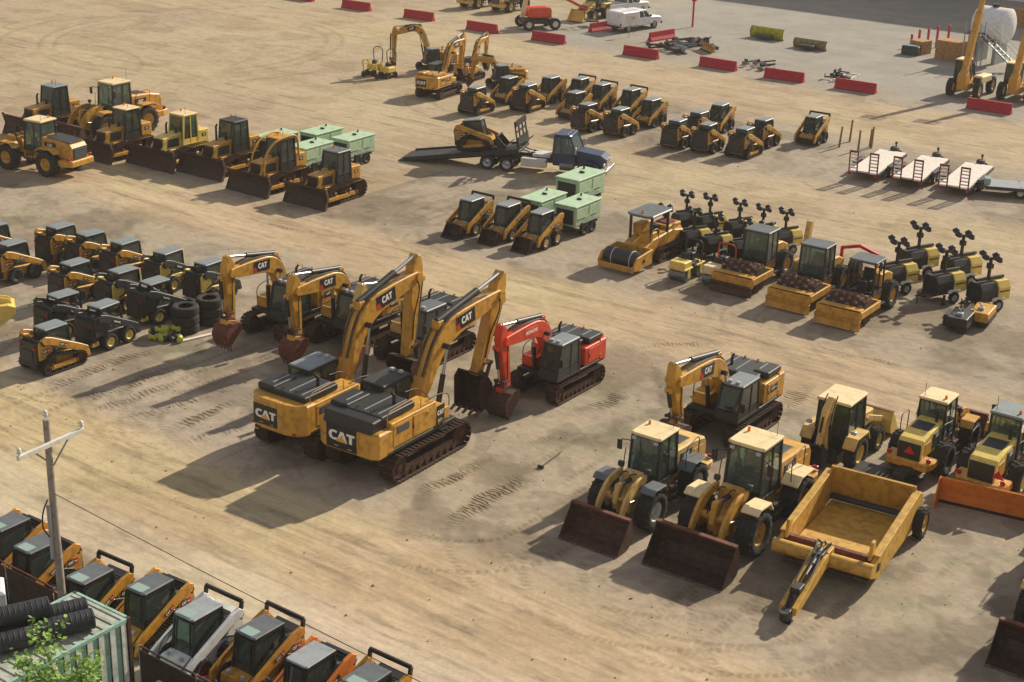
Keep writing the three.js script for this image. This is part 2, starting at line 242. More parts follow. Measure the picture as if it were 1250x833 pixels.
function bez(p0, p1, p2, n) { const o = []; for (let i = 0; i <= n; i++) { const t = i / n, u = 1 - t; o.push([u * u * p0[0] + 2 * u * t * p1[0] + t * t * p2[0], u * u * p0[1] + 2 * u * t * p1[1] + t * t * p2[1]]); } return o; }
// ---------------------------------------------------------------- ground: packed dirt yard
// yard axes: u runs along the parked rows, w across them (away from the camera)
const UX = Math.cos(36 * D2R), UZ = Math.sin(36 * D2R);
const toU = (x, z) => x * UX + z * UZ, toW = (x, z) => x * UZ - z * UX;
const ss = (a, b, v) => { const t = Math.min(1, Math.max(0, (v - a) / (b - a))); return t * t * (3 - 2 * t); };
// pressed track prints: [x0, z0, x1, z1, width, strength, pitch]
const prints = [
  [-19.9, -61.0, -16.5, -66.2, 1.0, 0.8, 0.24], [-18.3, -59.6, -14.4, -64.9, 0.9, 1.0, 0.24], [-17.8, -58.9, -14.1, -62.5, 0.9, 0.7, 0.24], [-16.2, -57.7, -12.1, -62.0, 0.9, 0.75, 0.26], [-14.2, -57.0, -11.1, -61.3, 0.8, 1.0, 0.26], [-12.9, -56.2, -10.9, -58.1, 0.8, 0.8, 0.24],
  [-3.3, -52.3, -1.1, -55.2, 0.85, 1.0, 0.2], [-2.2, -50.2, 0.9, -54.0, 1.1, 1.1, 0.2], [3.3, -60.3, 5.5, -63.4, 1.1, 1.0, 0.22], [11.7, -61.5, 13.4, -64.2, 1.3, 1.0, 0.22], [10.6, -62.5, 12.2, -65.6, 0.9, 0.8, 0.22],
  [5.6, -67.9, 10.0, -69.0, 0.8, 0.7, 0.22], [14.2, -69.2, 19.4, -65.5, 0.6, 0.6, 0.2], [1.4, -70.9, 5.3, -68.4, 0.6, 0.6, 0.22], [8.2, -45.0, 8.8, -46.0, 0.6, 0.6, 0.2], [-7.5, -90.5, -3.5, -95, 0.6, 0.6, 0.22], [0.8, -56.9, 2.4, -58.0, 0.6, 0.7, 0.2], [-15.5, -86.5, -8.5, -83.0, 0.6, 0.5, 0.22],
];
for (const p of prints) { p.dx = p[2] - p[0]; p.dz = p[3] - p[1]; p.L = Math.hypot(p.dx, p.dz); p.dx /= p.L; p.dz /= p.L; }
// round turning marks in the sand: [x, z, radius along u, ratio, width]
const rings = [[-30, -141, 12.0, 0.9, 0.45], [-30, -141, 13.4, 0.9, 0.4], [-30, -141, 17.0, 0.95, 0.4], [-42, -128, 10, 1, 0.4], [-8, -95, 9, 0.8, 0.35], [14, -91, 8, 0.8, 0.35]];
const wheelLines = [34.2, 36.1, 33.0, 59.4, 61.2, 62.6, 84.0, 86.2, 108.5, 110.6];   // rutted wheel lines along the lanes
function dirt(x, z) {
  const u = toU(x, z), w = toW(x, z);
  const n1 = fbm(x * 0.09 + 5, z * 0.09, 3), n2 = fbm(x * 0.55, z * 0.55 + 9, 4), n3 = fbm(x * 3.1, z * 3.1, 2), n4 = vnoise(x * 13, z * 13);
  const wob = 2.6 * (fbm(u * 0.06, w * 0.06, 2) - 0.5);
  const lane = Math.max(ss(29, 31, w + wob) * (1 - ss(37.0, 39.5, w + wob)), ss(56, 59.5, w + wob) * (1 - ss(63, 66, w + wob)), 0.9 * ss(102, 107, w + wob) * (1 - ss(116, 119, w + wob)), 0.8 * ss(76, 80, w + wob) * (1 - ss(88, 93, w + wob)), ss(-62, -72, u) > 0 ? 0.7 * ss(60, 70, w) : 0);
  const wu = u + 3 * (n1 - 0.5), ww = w + 0.12 * (n2 - 0.5) + 1.6 * (fbm(x * 0.05 + 3, z * 0.05, 2) - 0.5);       // streaks wander
  const st = fbm(wu * 0.07, ww * 1.1 + 3, 3), st2 = fbm(wu * 0.42, ww * 5.0 + 40, 2), sc = fbm(wu * 0.55 + 11, ww * 3.2 + 80, 3);
  let h = 0.5 + 0.36 * (n2 - 0.5) + 0.5 * (n3 - 0.5) + lane * (st2 - 0.5) * 0.35;
  let k = 1 + 0.34 * (n1 - 0.5) + 0.26 * (n2 - 0.5) * (1 - 0.5 * lane) + 0.22 * (n3 - 0.5) * (1 - 0.6 * lane) + 0.12 * (n4 - 0.5) + lane * (0.26 * (st - 0.47) + 0.16 * (st2 - 0.5) - 0.2 * ss(0.63, 0.78, sc)) - (1 - lane) * 0.07;
  let R = 0.500, Gc = 0.375, B = 0.232;
  const patch = fbm(x * 0.33 + 40, z * 0.33, 4); { const m = ss(0.5, 0.66, patch) * (1 - lane * 0.72); k *= 1 - 0.34 * m; R *= 1 + 0.07 * m; B *= 1 - 0.16 * m; }
  k *= 1 - 0.2 * ss(0.6, 0.7, fbm(x * 0.9 + 7, z * 0.9, 3)) * (1 - 0.5 * lane);
  for (const l of wheelLines) { const e = Math.abs(w + 0.5 * wob + 0.5 * (st - 0.5) - l); if (e < 0.3) { const m = (1 - ss(0.05, 0.3, e)) * ss(0.46, 0.62, fbm(wu * 0.5 + l * 7, l, 2)) * (0.4 + 0.6 * vnoise(u * 4, w * 6)); k *= 1 - 0.34 * m; h -= 0.25 * m; } }
  k *= 1 - 0.10 * ss(45, 75, w); const olive = lane * ss(0.4, 0.6, n1); R *= 1 - 0.05 * olive; B *= 1 - 0.10 * olive;
  const pale = ss(29.5, 30.5, w + wob) * (1 - ss(32, 34, w + wob)) * 0.5; R += 0.08 * pale; Gc += 0.11 * pale; B += 0.15 * pale;
  const grey = (1 - lane) * Math.min(1, 0.45 + 0.6 * n1); R += (0.355 - R) * grey; Gc += (0.298 - Gc) * grey; B += (0.222 - B) * grey;
  const grass = ss(0.52, 0.68, fbm(x * 0.5 + 90, z * 0.5 + 13, 3)) * (1 - lane) * ss(42, 44, w) * (1 - ss(54, 57, w)) * 0.6; R *= 1 - 0.18 * grass; Gc *= 1 - 0.08 * grass; B *= 1 - 0.2 * grass;
  for (const p of prints) {
    const ax = x - p[0], az = z - p[1], a = ax * p.dx + az * p.dz; if (a < -0.6 || a > p.L + 0.6) continue; let c = -ax * p.dz + az * p.dx; if (Math.abs(c) > p[4]) continue; c += 0.5 * (fbm(a * 0.5 + p[0], 3, 2) - 0.5);
    const hw = p[4] / 2 * (0.6 + 0.85 * fbm(a * 1.3, c * 2 + p[1], 2)); if (Math.abs(c) > hw) continue;
    const e = ss(-0.6, 1.9, a) * (1 - ss(p.L - 1.9, p.L + 0.6, a)) * (1 - ss(hw * 0.4, hw, Math.abs(c))), f = 0.5 + 0.5 * Math.sin((a + 0.3 * (n3 - 0.5)) / p[6] * 6.283 + Math.abs(c) * 0.5 + 4 * (n2 - 0.5)), wear = ss(0.3, 0.6, fbm(x * 1.1 + 3, z * 1.1, 3)), cl = vnoise(x * 6 + 50, z * 6);
    const m = Math.min(1, e * p[5]) * (0.25 + 0.75 * wear); k *= 1 - m * (0.36 + 0.14 * f * cl + 0.18 * cl); R *= 1 + 0.05 * m; B *= 1 - 0.1 * m; h += m * (0.4 - f * 0.9) * (0.5 + cl);
  }
  for (const p of rings) { const d = Math.hypot((x - p[0]), (z - p[1]) * p[3]); const e = Math.abs(d - p[2] - 0.8 * (n1 - 0.5)); if (e < p[4]) { const m = (1 - ss(0, p[4], e)) * ss(0.4, 0.6, fbm(x * 0.15, z * 0.15 + 70, 2)); k *= 1 - 0.2 * m; h -= 0.2 * m; } }
  const ap = ss(117.5, 121, w + 3 * (n2 - 0.5)) * ss(-96, -84, u); if (ap > 0) { const ab = ss(0.45, 0.62, n1) * (1 - ss(124, 134, w)) * 0.7; R += (0.31 - 0.03 * ab - R) * ap; Gc += (0.282 - 0.045 * ab - Gc) * ap; B += (0.235 - 0.07 * ab - B) * ap; k = k * (1 - ap) + (0.98 + 0.34 * (n2 - 0.5) + 0.3 * (n1 - 0.5) + 0.1 * (n4 - 0.5)) * ap; }
  return [R * k, Gc * k, B * k, h];
}
// tyre ruts: pairs of lines that follow the lanes and swing into the rows
const ruts = []; {
  const P = (u, w) => [u * UX + w * UZ, u * UZ - w * UX];
  const lanes = [[30.5, 38.5, 16], [57.5, 64.5, 16], [77, 91, 16], [103, 117, 14], [92, 103, 6]];
  for (const [w0, w1, n] of lanes) for (let i = 0; i < n; i++) { const u = rr(-105, 15), L = rr(9, 34), w = rr(w0, w1), d = rr(-1.6, 1.6), e = rr(-1.2, 1.2), q = []; for (let t = 0; t <= 1.001; t += 0.05) q.push(P(u + L * t, w + d * t + e * Math.sin(t * 3.1))); ruts.push([q, rr(0.16, 0.36), rr(0.2, 0.6), rr(0.85, 1.1)]); }
  for (const [w0, w1, n] of [[38, 54, 22], [64, 76, 18], [91, 104, 16], [38, 28, 8]]) for (let i = 0; i < n; i++) { const u = rr(-80, 0), s = rnd() < 0.5 ? -1 : 1, r = rr(4, 9), q = []; for (let t = 0; t <= 1.001; t += 0.05) { const a = Math.min(1, t * 1.6), b = Math.max(0, t - 0.62); q.push(P(u + s * r * (1 - Math.sin(a * 1.5708)), w0 - 1.5 + (1 - Math.cos(a * 1.5708)) * r * 0.7 + b * (w1 - w0) * 1.6)); } ruts.push([q, rr(0.25, 0.5), rr(0.3, 0.9), rr(0.8, 1.1)]); }
  for (let i = 0; i < 14; i++) { const cx = rr(-52, -14), cz = rr(-155, -112), r = rr(6, 15), a0 = rr(0, 6.28), da = rr(1.5, 4.5), q = []; for (let t = 0; t <= 1.001; t += 0.025) q.push([cx + Math.cos(a0 + da * t) * r * (1 + 0.2 * t), cz + Math.sin(a0 + da * t) * r]); ruts.push([q, rr(0.25, 0.45), rr(0.3, 0.7), 0.95]); }
}
function rutMask(x0, x1, z0, z1, nx, nz) {
  const m = new Float32Array(nx * nz), sx = nx / (x1 - x0), sz = nz / (z1 - z0), step = 0.7 / Math.max(sx, Math.abs(sz));
  for (const [q, wd, str, off] of ruts) { const ph = q[0][0] * 3.3; for (const s of [-off, off]) for (let i = 1; i < q.length; i++) {
    const [ax, az] = q[i - 1], [bx, bz] = q[i], L = Math.hypot(bx - ax, bz - az), dx = (bx - ax) / L, dz = (bz - az) / L;
    for (let a = 0; a < L; a += step) { const T = (i - 1 + a / L) / (q.length - 1), v = str * Math.min(1, T * 6, (1 - T) * 6) * ss(0.3, 0.62, vnoise((ax + dx * a) * 0.45 + ph, (az + dz * a) * 0.45)); if (v < 0.03) continue;
      for (let c = -wd / 2; c <= wd / 2; c += step) { const x = ax + dx * a - dz * (s + c), z = az + dz * a + dx * (s + c), ii = Math.floor((x - x0) * sx), jj = Math.floor((z - z1) * nz / (z0 - z1)); if (ii < 0 || jj < 0 || ii >= nx || jj >= nz) continue; const e = v * (1 - (2 * c / wd) ** 2) * (0.55 + 0.45 * Math.sign(Math.sin(a * 22 + c * 9)) * 0.6 + 0.3 * (HT[(ii * 31 + jj * 57) & 65535] - 0.5)); if (e > m[jj * nx + ii]) m[jj * nx + ii] = e; }
    } } }
  return m;
}
const toS = v => 255 * (v <= 0.0031308 ? 12.92 * v : 1.055 * Math.pow(Math.min(1, v), 1 / 2.4) - 0.055);
const TS = 2048;
function yard(x0, x1, z0, z1, nx, nz, bump) {                     // z0 far, z1 near
  const rm = rutMask(x0, x1, z0, z1, nx, nz), cd = new Uint8Array(nx * nz * 4), bd = new Uint8Array(nx * nz * 4);
  for (let j = 0; j < nz; j++) for (let i = 0; i < nx; i++) {
    const x = x0 + (x1 - x0) * (i + 0.5) / nx, z = z1 + (z0 - z1) * (j + 0.5) / nz, c = dirt(x, z), k = (j * nx + i) * 4, rt = rm[j * nx + i], gr = (1 - 0.42 * rt) * (1 + 0.16 * (HT[(i * 7 + j * 131 + ((i * j) >> 5)) & 65535] - 0.5)); c[0] *= gr; c[1] *= gr * (1 - 0.03 * rt); c[2] *= gr * (1 - 0.08 * rt); c[3] -= 0.3 * rt;
    cd[k] = toS(c[0]); cd[k + 1] = toS(c[1]); cd[k + 2] = toS(c[2]); cd[k + 3] = 255; bd[k] = bd[k + 1] = bd[k + 2] = 255 * Math.min(1, Math.max(0, c[3])); bd[k + 3] = 255;
  }
  const mk = (d, s) => { const t = new THREE.DataTexture(d, nx, nz); t.magFilter = THREE.LinearFilter; t.minFilter = THREE.LinearMipmapLinearFilter; t.generateMipmaps = true; t.anisotropy = 8; if (s) t.colorSpace = THREE.SRGBColorSpace; t.needsUpdate = true; return t; };
  const m = new THREE.MeshStandardMaterial({ map: mk(cd, true), bumpMap: mk(bd, false), bumpScale: bump, roughness: 0.95 });
  const g = new THREE.PlaneGeometry(x1 - x0, z1 - z0, 1, 1); g.rotateX(-Math.PI / 2); g.translate((x0 + x1) / 2, 0, (z0 + z1) / 2); return [g, m];
}
{
  const gm = new THREE.MeshStandardMaterial({ color: new THREE.Color().setRGB(0.4, 0.32, 0.2), roughness: 0.95 });
  const g = new THREE.PlaneGeometry(2400, 2400); g.rotateX(-Math.PI / 2); g.translate(0, -0.012, -200); structure('ground', g, gm);
  structure('dirt_yard', ...yard(-34, 34, -88, -28, TS, TS, 0.05));
  structure('dirt_yard_beyond', ...yard(-72, 72, -204, -88, 1536, 1536, 0.06));
}
// ---------------------------------------------------------------- excavators
// joints in metres in the boom plane (x forward of the swing centre, y up)
function excavator(o) {
  const { s = 1, paint = M.yellow, arm = paint, foot, bend, tip, pin, bucketTurn = 0, bucketS = s, logo = 'cat', hood = M.black, cwStyle = 'round', cabX = 0.95, cabTop = 2.72, bw = 1.3, bucketMat = M.rust, turn = 0, barrel = M.black, roofMat = M.charcoal, cabMat = M.black, tailX = -2.65, coupler = true, blade = false, trackW = 0.6, gauge = 1.1 } = o;
  const g = G(), k = v => v * s, q = (...a) => a.map(v => v * s);
  for (const z of [-1, 1]) track(g, [q(-1.62, 0.40, 0.40), q(1.62, 0.40, 0.40)], z * k(gauge), k(trackW), { pitch: 0.19 * s, thick: 0.045 * s, grouser: 0.03 * s, frameH: 0.3 * s, rollers: 8 });
  C().box(0, k(0.62), 0, k(1.5), k(0.42), k(1.7), 0.05).cyl([0, k(0.8), 0], [0, k(1.04), 0], k(0.62), k(0.62), 20).mesh('undercarriage', M.shoe, g);
  if (blade) C().prism([[1.9, 0.05], [2.0, 0.05], [1.92, 0.25], [2.02, 0.5], [1.92, 0.5], [1.8, 0.25]].map(p => q(...p)), k(-1.25), k(1.25), 0.02).bar(q(1.85, 0.25, -0.6), q(0.9, 0.5, -0.6), 0.12).bar(q(1.85, 0.25, 0.6), q(0.9, 0.5, 0.6), 0.12).mesh('dozer_blade', M.black, g);
  const up = G(); up.name = 'upper_body'; up.rotation.y = turn * D2R; const u = turn ? up : g; if (turn) g.add(up);
  const hw = k(o.hw ?? 1.24), t = k(tailX);
  // deck and tank/engine side housings
  C().box(k(-0.35), k(1.1), 0, k(3.6), k(0.14), hw * 2, 0.03).mesh('deck', M.black, u);
  const side = C(); side.box(k(-0.75), k(1.62), hw - k(0.42), k(2.3), k(0.9), k(0.82), 0.06); side.box(k(-1.25), k(1.62), -hw + k(0.36), k(1.5), k(0.9), k(0.7), 0.06); side.box(k(-1.4), k(1.6), 0, k(1.6), k(0.86), k(1.4), 0.04);
  side.box(k(0.75), k(1.42), hw - k(0.42), k(0.72), k(0.52), k(0.8), 0.05); const sb = side.mesh('engine_housing', paint, u);
  for (const [x, y, z, w, h] of [[-0.35, 1.62, 1, 0.9, 0.7], [-1.35, 1.62, 1, 0.9, 0.7], [-1.3, 1.62, -1, 1.1, 0.7]]) C().box(k(x), k(y), z * (hw - (z < 0 ? 0 : 0) + 0.006), k(w), k(h), 0.024, 0.01).mesh('access_door', paint, sb);
  C().box(k(-1.35), k(1.78), hw + 0.026, k(0.6), k(0.22), 0.012).mesh('vent_grille', M.charcoal, sb);
  // counterweight
  const cw = cwStyle === 'flat' ? [[t + k(0.85), -hw], [t + k(0.16), -hw], [t, -hw + k(0.25)], [t, hw - k(0.25)], [t + k(0.16), hw], [t + k(0.85), hw]] : [[t + k(0.85), -hw], [t + k(0.4), -hw], [t + k(0.12), -hw + k(0.28)], [t, -hw * 0.45], [t, hw * 0.45], [t + k(0.12), hw - k(0.28)], [t + k(0.4), hw], [t + k(0.85), hw]];
  C().prismY(cw, k(1.02), k(cwStyle === 'flat' ? 1.9 : 2.12), k(0.06)).mesh('counterweight', paint, u);
  if (logo === 'cat') plate('logo_panel', s > 1.1 ? logoTall() : logoSide(), u, k(s > 1.1 ? 0.42 : 0.6), k(s > 1.1 ? 0.72 : 0.3), [k(s > 1.1 ? 0.62 : -0.35), k(s > 1.1 ? 1.5 : 1.7), hw + (s > 1.1 ? -k(0.02) + 0.006 : 0.026)], RIGHT);
  if (logo === 'cat') plate('logo_panel', logoSide(), u, k(0.6), k(0.3), [k(-1.3), k(1.7), -hw - 0.026], LEFT);
  if (logo === 'cat') { const fl = cwStyle === 'flat'; plate('logo_panel', logoBig(), u, k(fl ? 1.22 : 1.05), k(fl ? 0.82 : 0.72), [t - 0.004, k(fl ? 1.5 : 1.55), k(fl ? -0.2 : -0.3)], REAR); }
  if (cwStyle === 'flat') C().prism([[t + k(0.02), k(1.88)], [t + k(0.9), k(1.88)], [t + k(0.9), k(2.3)], [t + k(0.12), k(2.26)]], -hw * 0.82, hw * 0.82, 0.05).mesh('rear_cover', M.black, u);
  // hood: engine covers with ribs, exhaust, rails
  const hd = C(); hd.box(k(-1.3), k(2.2), k(0.1), k(1.7), k(0.24), hw * 1.5, k(0.07)); hd.box(k(-1.55), k(2.26), -hw * 0.62, k(1.2), k(0.26), k(0.72), k(0.07)); const hm = hd.mesh('hood', hood, u);
  for (const z of [0.2, 0.75]) C().bar(q(-2.0, 2.33, z), q(-0.6, 2.33, z), 0.04).mesh('hood_rib', M.greyLight, hm); C().bar(q(-1.9, 2.4, -0.62), q(-1.1, 2.4, -0.62), 0.05).mesh('hood_rib', M.greyLight, hm);
  C().cyl(q(-1.05, 2.25, 0.62), q(-1.05, 2.62, 0.62), k(0.07), k(0.06), 10).cyl(q(-1.05, 2.6, 0.62), q(-1.2, 2.74, 0.62), k(0.06), k(0.05), 10).mesh('exhaust_pipe', M.black, hm);
  C().tube([q(1.08, 1.35, 1.15), q(1.08, 2.05, 1.15), q(0.5, 2.25, 1.15), q(-0.1, 2.2, 1.15)], 0.022).mesh('handrail', M.black, u); C().tube([q(1.0, 1.7, 0.5), q(0.4, 2.3, 0.45), q(-0.3, 2.42, 0.45)], 0.02).mesh('handrail', M.black, u);
  for (let i = 0; i < 5; i++) C().box(k(-1.35), k(1.7 + i * 0.04), hw + 0.034, k(0.56), k(0.014), 0.012).mesh('grille_slat', M.grey, sb);
  for (const [x, z] of [[-0.82, 1], [-0.82, -1]]) C().box(k(x), k(1.62), z * (hw + 0.022), 0.05, k(0.16), 0.03, 0.008).mesh('door_handle', M.black, sb);
  for (const [x, y, z] of [[-0.1, 1.85, 1], [0.5, 1.3, 1], [-1.75, 1.4, -1]]) plate('warning_label', sticker(), u, k(0.12), k(0.12), [k(x), k(y), z * (hw + 0.028)], z > 0 ? RIGHT : LEFT);
  for (const z of [-0.9, 0.9]) C().box(t + k(0.06), k(1.14), k(z), 0.06, 0.1, 0.16, 0.02).mesh('rear_lamp', M.redLens, u);
  C().tube([q(-0.35, 2.08, 1.12), q(-0.35, 2.42, 1.12), q(-1.5, 2.5, 1.12), q(-2.0, 2.42, 1.12), q(-2.0, 2.1, 1.12)], 0.02).mesh('handrail', M.yellow, u);
  for (const [x, y] of [[0.75, 1.3], [0.75, 1.0]]) C().box(k(x), k(y), hw + 0.05, k(0.4), 0.03, 0.12).mesh('step', M.black, u);
  for (const [x, z] of [[-2.0, 0.5], [-2.0, -0.1]]) C().add(new THREE.TorusGeometry(0.07, 0.02, 5, 12), [k(x), k(2.36), k(z)]).mesh('lifting_eye', M.black, hm);
  // cab on the operator's left
  cab(u, { p: [q(cabX - 0.95, 1.16), q(cabX + 0.85, 1.16), q(cabX + 0.5, cabTop), q(cabX - 0.9, cabTop)], zc: -hw + k(0.5), w: k(0.98), wt: k(0.9), post: 0.08 * s, m: cabMat, roof: roofMat, glass: M.glassDark, sill: 0.25, mid: 0.42, over: 0.04 });
  for (const z of [0.35, 0.7]) C().box(k(cabX + 0.3), k(cabTop + 0.14), -hw + k(z), 0.14, 0.1, 0.18).mesh('work_lamp', M.lampGlass, u);
  C().tube([q(cabX + 0.62, cabTop - 0.5, -1.22), q(cabX + 0.95, cabTop - 0.45, -1.45), q(cabX + 0.95, cabTop - 0.6, -1.45)], 0.018).box(k(cabX + 0.95), k(cabTop - 0.6), k(-1.47), 0.05, 0.4 * s, 0.2 * s, 0.02).mesh('mirror', M.black, u);
  // boom, in two bends
  const bm = C(), mixp = (a, b, t) => [a[0] + (b[0] - a[0]) * t, a[1] + (b[1] - a[1]) * t], B1 = mixp(foot, bend, 0.62), B2 = mixp(bend, tip, 0.36);
  const cl = [foot, mixp(foot, B1, 0.5), B1, ...bez(B1, bend, B2, 6).slice(1, -1), B2, mixp(B2, tip, 0.34), mixp(B2, tip, 0.67), tip]; cl.splice(1, 0); const N = cl.length - 1;
  const wd = cl.map((_, i) => { const v = i / 11; return s * (0.32 + 0.42 * Math.sin(Math.PI * Math.min(1, v * 1.02)) ** 0.75 + 0.10 * v); });
  bm.prism(ribbon(cl, wd), k(-0.26), k(0.26), 0.03); bm.cyl([foot[0], foot[1], k(-0.42)], [foot[0], foot[1], k(0.42)], k(0.14), k(0.14), 12); bm.cyl([tip[0], tip[1], k(-0.34)], [tip[0], tip[1], k(0.34)], k(0.16), k(0.16), 12);
  const bo = bm.mesh('boom', arm, u);
  const nrm = (i, off) => { const a = cl[Math.max(0, i - 1)], b = cl[Math.min(N, i + 1)], l = Math.hypot(b[0] - a[0], b[1] - a[1]); return [cl[i][0] - (b[1] - a[1]) / l * off, cl[i][1] + (b[0] - a[0]) / l * off]; };
  for (const z of [-0.17, -0.11, 0.12, 0.18]) C().tube([1, 3, 5, 7, 9, 10].map(i => { const p = nrm(i, wd[i] / 2 + 0.03 * s + (i % 4 === 1 ? 0.05 : 0)); return [p[0], p[1], k(z)]; }), 0.019 * s).mesh('hose', M.hose, bo);
  if (logo) for (const z of [-1, 1]) { const i = N - 3, a = Math.atan2(cl[i + 1][1] - cl[i][1], cl[i + 1][0] - cl[i][0]); plate('logo_panel', logo === 'cat' ? logoBoom() : logoRed(), bo, k(1.05), k(logo === 'cat' ? 0.5 : 0.36), [cl[i][0], cl[i][1], z * (k(0.26) + 0.006)], z > 0 ? [0, 0, a] : [0, Math.PI, -a]); }
  C().cyl([cl[4][0], cl[4][1] - k(0.1), k(-0.5)], [cl[4][0], cl[4][1] - k(0.1), k(0.5)], k(0.1), k(0.1), 10).mesh('boom_pin', M.black, bo);
  for (const z of [-0.42, 0.42]) ram(u, [foot[0] + k(0.55), k(1.12), k(z)], [cl[4][0], cl[4][1] - k(0.1), k(z)], k(0.095), 0.58, barrel);
  // stick
  const dl = Math.hypot(pin[0] - tip[0], pin[1] - tip[1]), d = [(pin[0] - tip[0]) / dl, (pin[1] - tip[1]) / dl], n = [-d[1], d[0]];   // n points away from the machine
  const at = (a, b) => [tip[0] + d[0] * a + n[0] * b, tip[1] + d[1] * a + n[1] * b];
  const st = C(); st.prism([at(-k(0.78), k(0.1)), at(-k(0.82), -k(0.06)), at(-k(0.4), -k(0.26)), at(k(0.3), -k(0.26)), at(dl + k(0.1), -k(0.14)), at(dl + k(0.1), k(0.14)), at(dl * 0.5, k(0.26)), at(k(0.1), k(0.34)), at(-k(0.4), k(0.28))].reverse(), k(-0.19), k(0.19), 0.025);
  const sm = st.mesh('stick', arm, u); const e0 = at(-k(0.76), k(0.02));
  ram(u, [...nrm(5, wd[5] / 2 + 0.2 * s), 0], [...e0, 0], k(0.125), 0.62, barrel);
  C().box(...nrm(5, wd[5] / 2 + 0.08 * s), 0, k(0.3), k(0.3), k(0.3), 0.03).mesh('cylinder_bracket', arm, bo);
  const lk = at(dl - k(0.45), k(0.42)); ram(u, [...at(k(0.15), k(0.5)), 0], [...lk, 0], k(0.085), 0.6, barrel); C().box(...at(k(0.15), k(0.45)), 0, k(0.2), k(0.2), k(0.3), 0.02).mesh('cylinder_bracket', arm, sm);
  for (const z of [-0.24, 0.24]) C().tube([[...at(-k(0.1), -k(0.2)), k(z)], [...at(k(0.4), k(0.05)), k(z * 1.2)], [...at(dl * 0.5, 0), k(z * 0.85)], [...at(dl * 0.8, 0.05), k(z * 0.85)]], 0.024 * s).mesh('hose', M.hose, sm);
  // linkage and bucket
  const hp = pin, lb = [hp[0] + Math.cos(bucketTurn) * k(0.4), hp[1] + Math.sin(bucketTurn) * k(0.4)];
  C().bar([...lk, k(-0.2)], [...lb, k(-0.2)], k(0.1)).bar([...lk, k(0.2)], [...lb, k(0.2)], k(0.1)).bar([...lk, k(-0.22)], [...at(dl - k(0.35), 0), k(-0.22)], k(0.08)).bar([...lk, k(0.22)], [...at(dl - k(0.35), 0), k(0.22)], k(0.08)).cyl([...lk, k(-0.28)], [...lk, k(0.28)], k(0.07), k(0.07), 8).mesh('linkage', M.rust, u);
  const bu = bucket(bw * bucketS, bucketS, bucketMat); bu.position.set(hp[0], hp[1], 0); bu.rotation.z = bucketTurn; u.add(bu);
  if (coupler) C().box(hp[0] + k(0.18), hp[1] - k(0.08), 0, k(0.62), k(0.24), k(0.42), 0.03, [0, 0, bucketTurn]).mesh('coupler', paint, u);
  return g;
}
function bucket(w, s, m = M.rust) {
  const q = p => p.map(v => v * s), c = C(), h = w / 2;
  const back = [[-0.34, -0.1], [0.0, -0.08], [0.36, -0.2], [0.62, -0.48], [0.68, -0.86], [0.52, -1.2], [0.3, -1.42]].map(q);
  c.prism(ribbon(back, back.map(() => 0.05 * s)), -h, h, 0.008);
  for (const z of [-1, 1]) c.prism([...back, q([-0.42, -0.42])].reverse(), z > 0 ? h - 0.04 : -h, z > 0 ? h : -h + 0.04, 0.008);
  for (const z of [-0.2, 0.2]) c.prism([q([-0.2, -0.1]), q([0.55, -0.25]), q([0.42, 0.1]), q([0, 0.14]), q([-0.14, 0.06])], z * s - 0.03, z * s + 0.03, 0.006);
  const b = c.mesh('bucket', m); const n = 5;
  for (let i = 0; i < n; i++) { const z = -h + 0.06 + (w - 0.12) * i / (n - 1); C().prism([q([0.38, -1.34]), q([0.12, -1.66]), q([0.08, -1.64]), q([0.24, -1.36])].reverse(), z - 0.05 * s, z + 0.05 * s, 0.006).mesh('tooth', M.wornSteel, b); }
  return b;
}
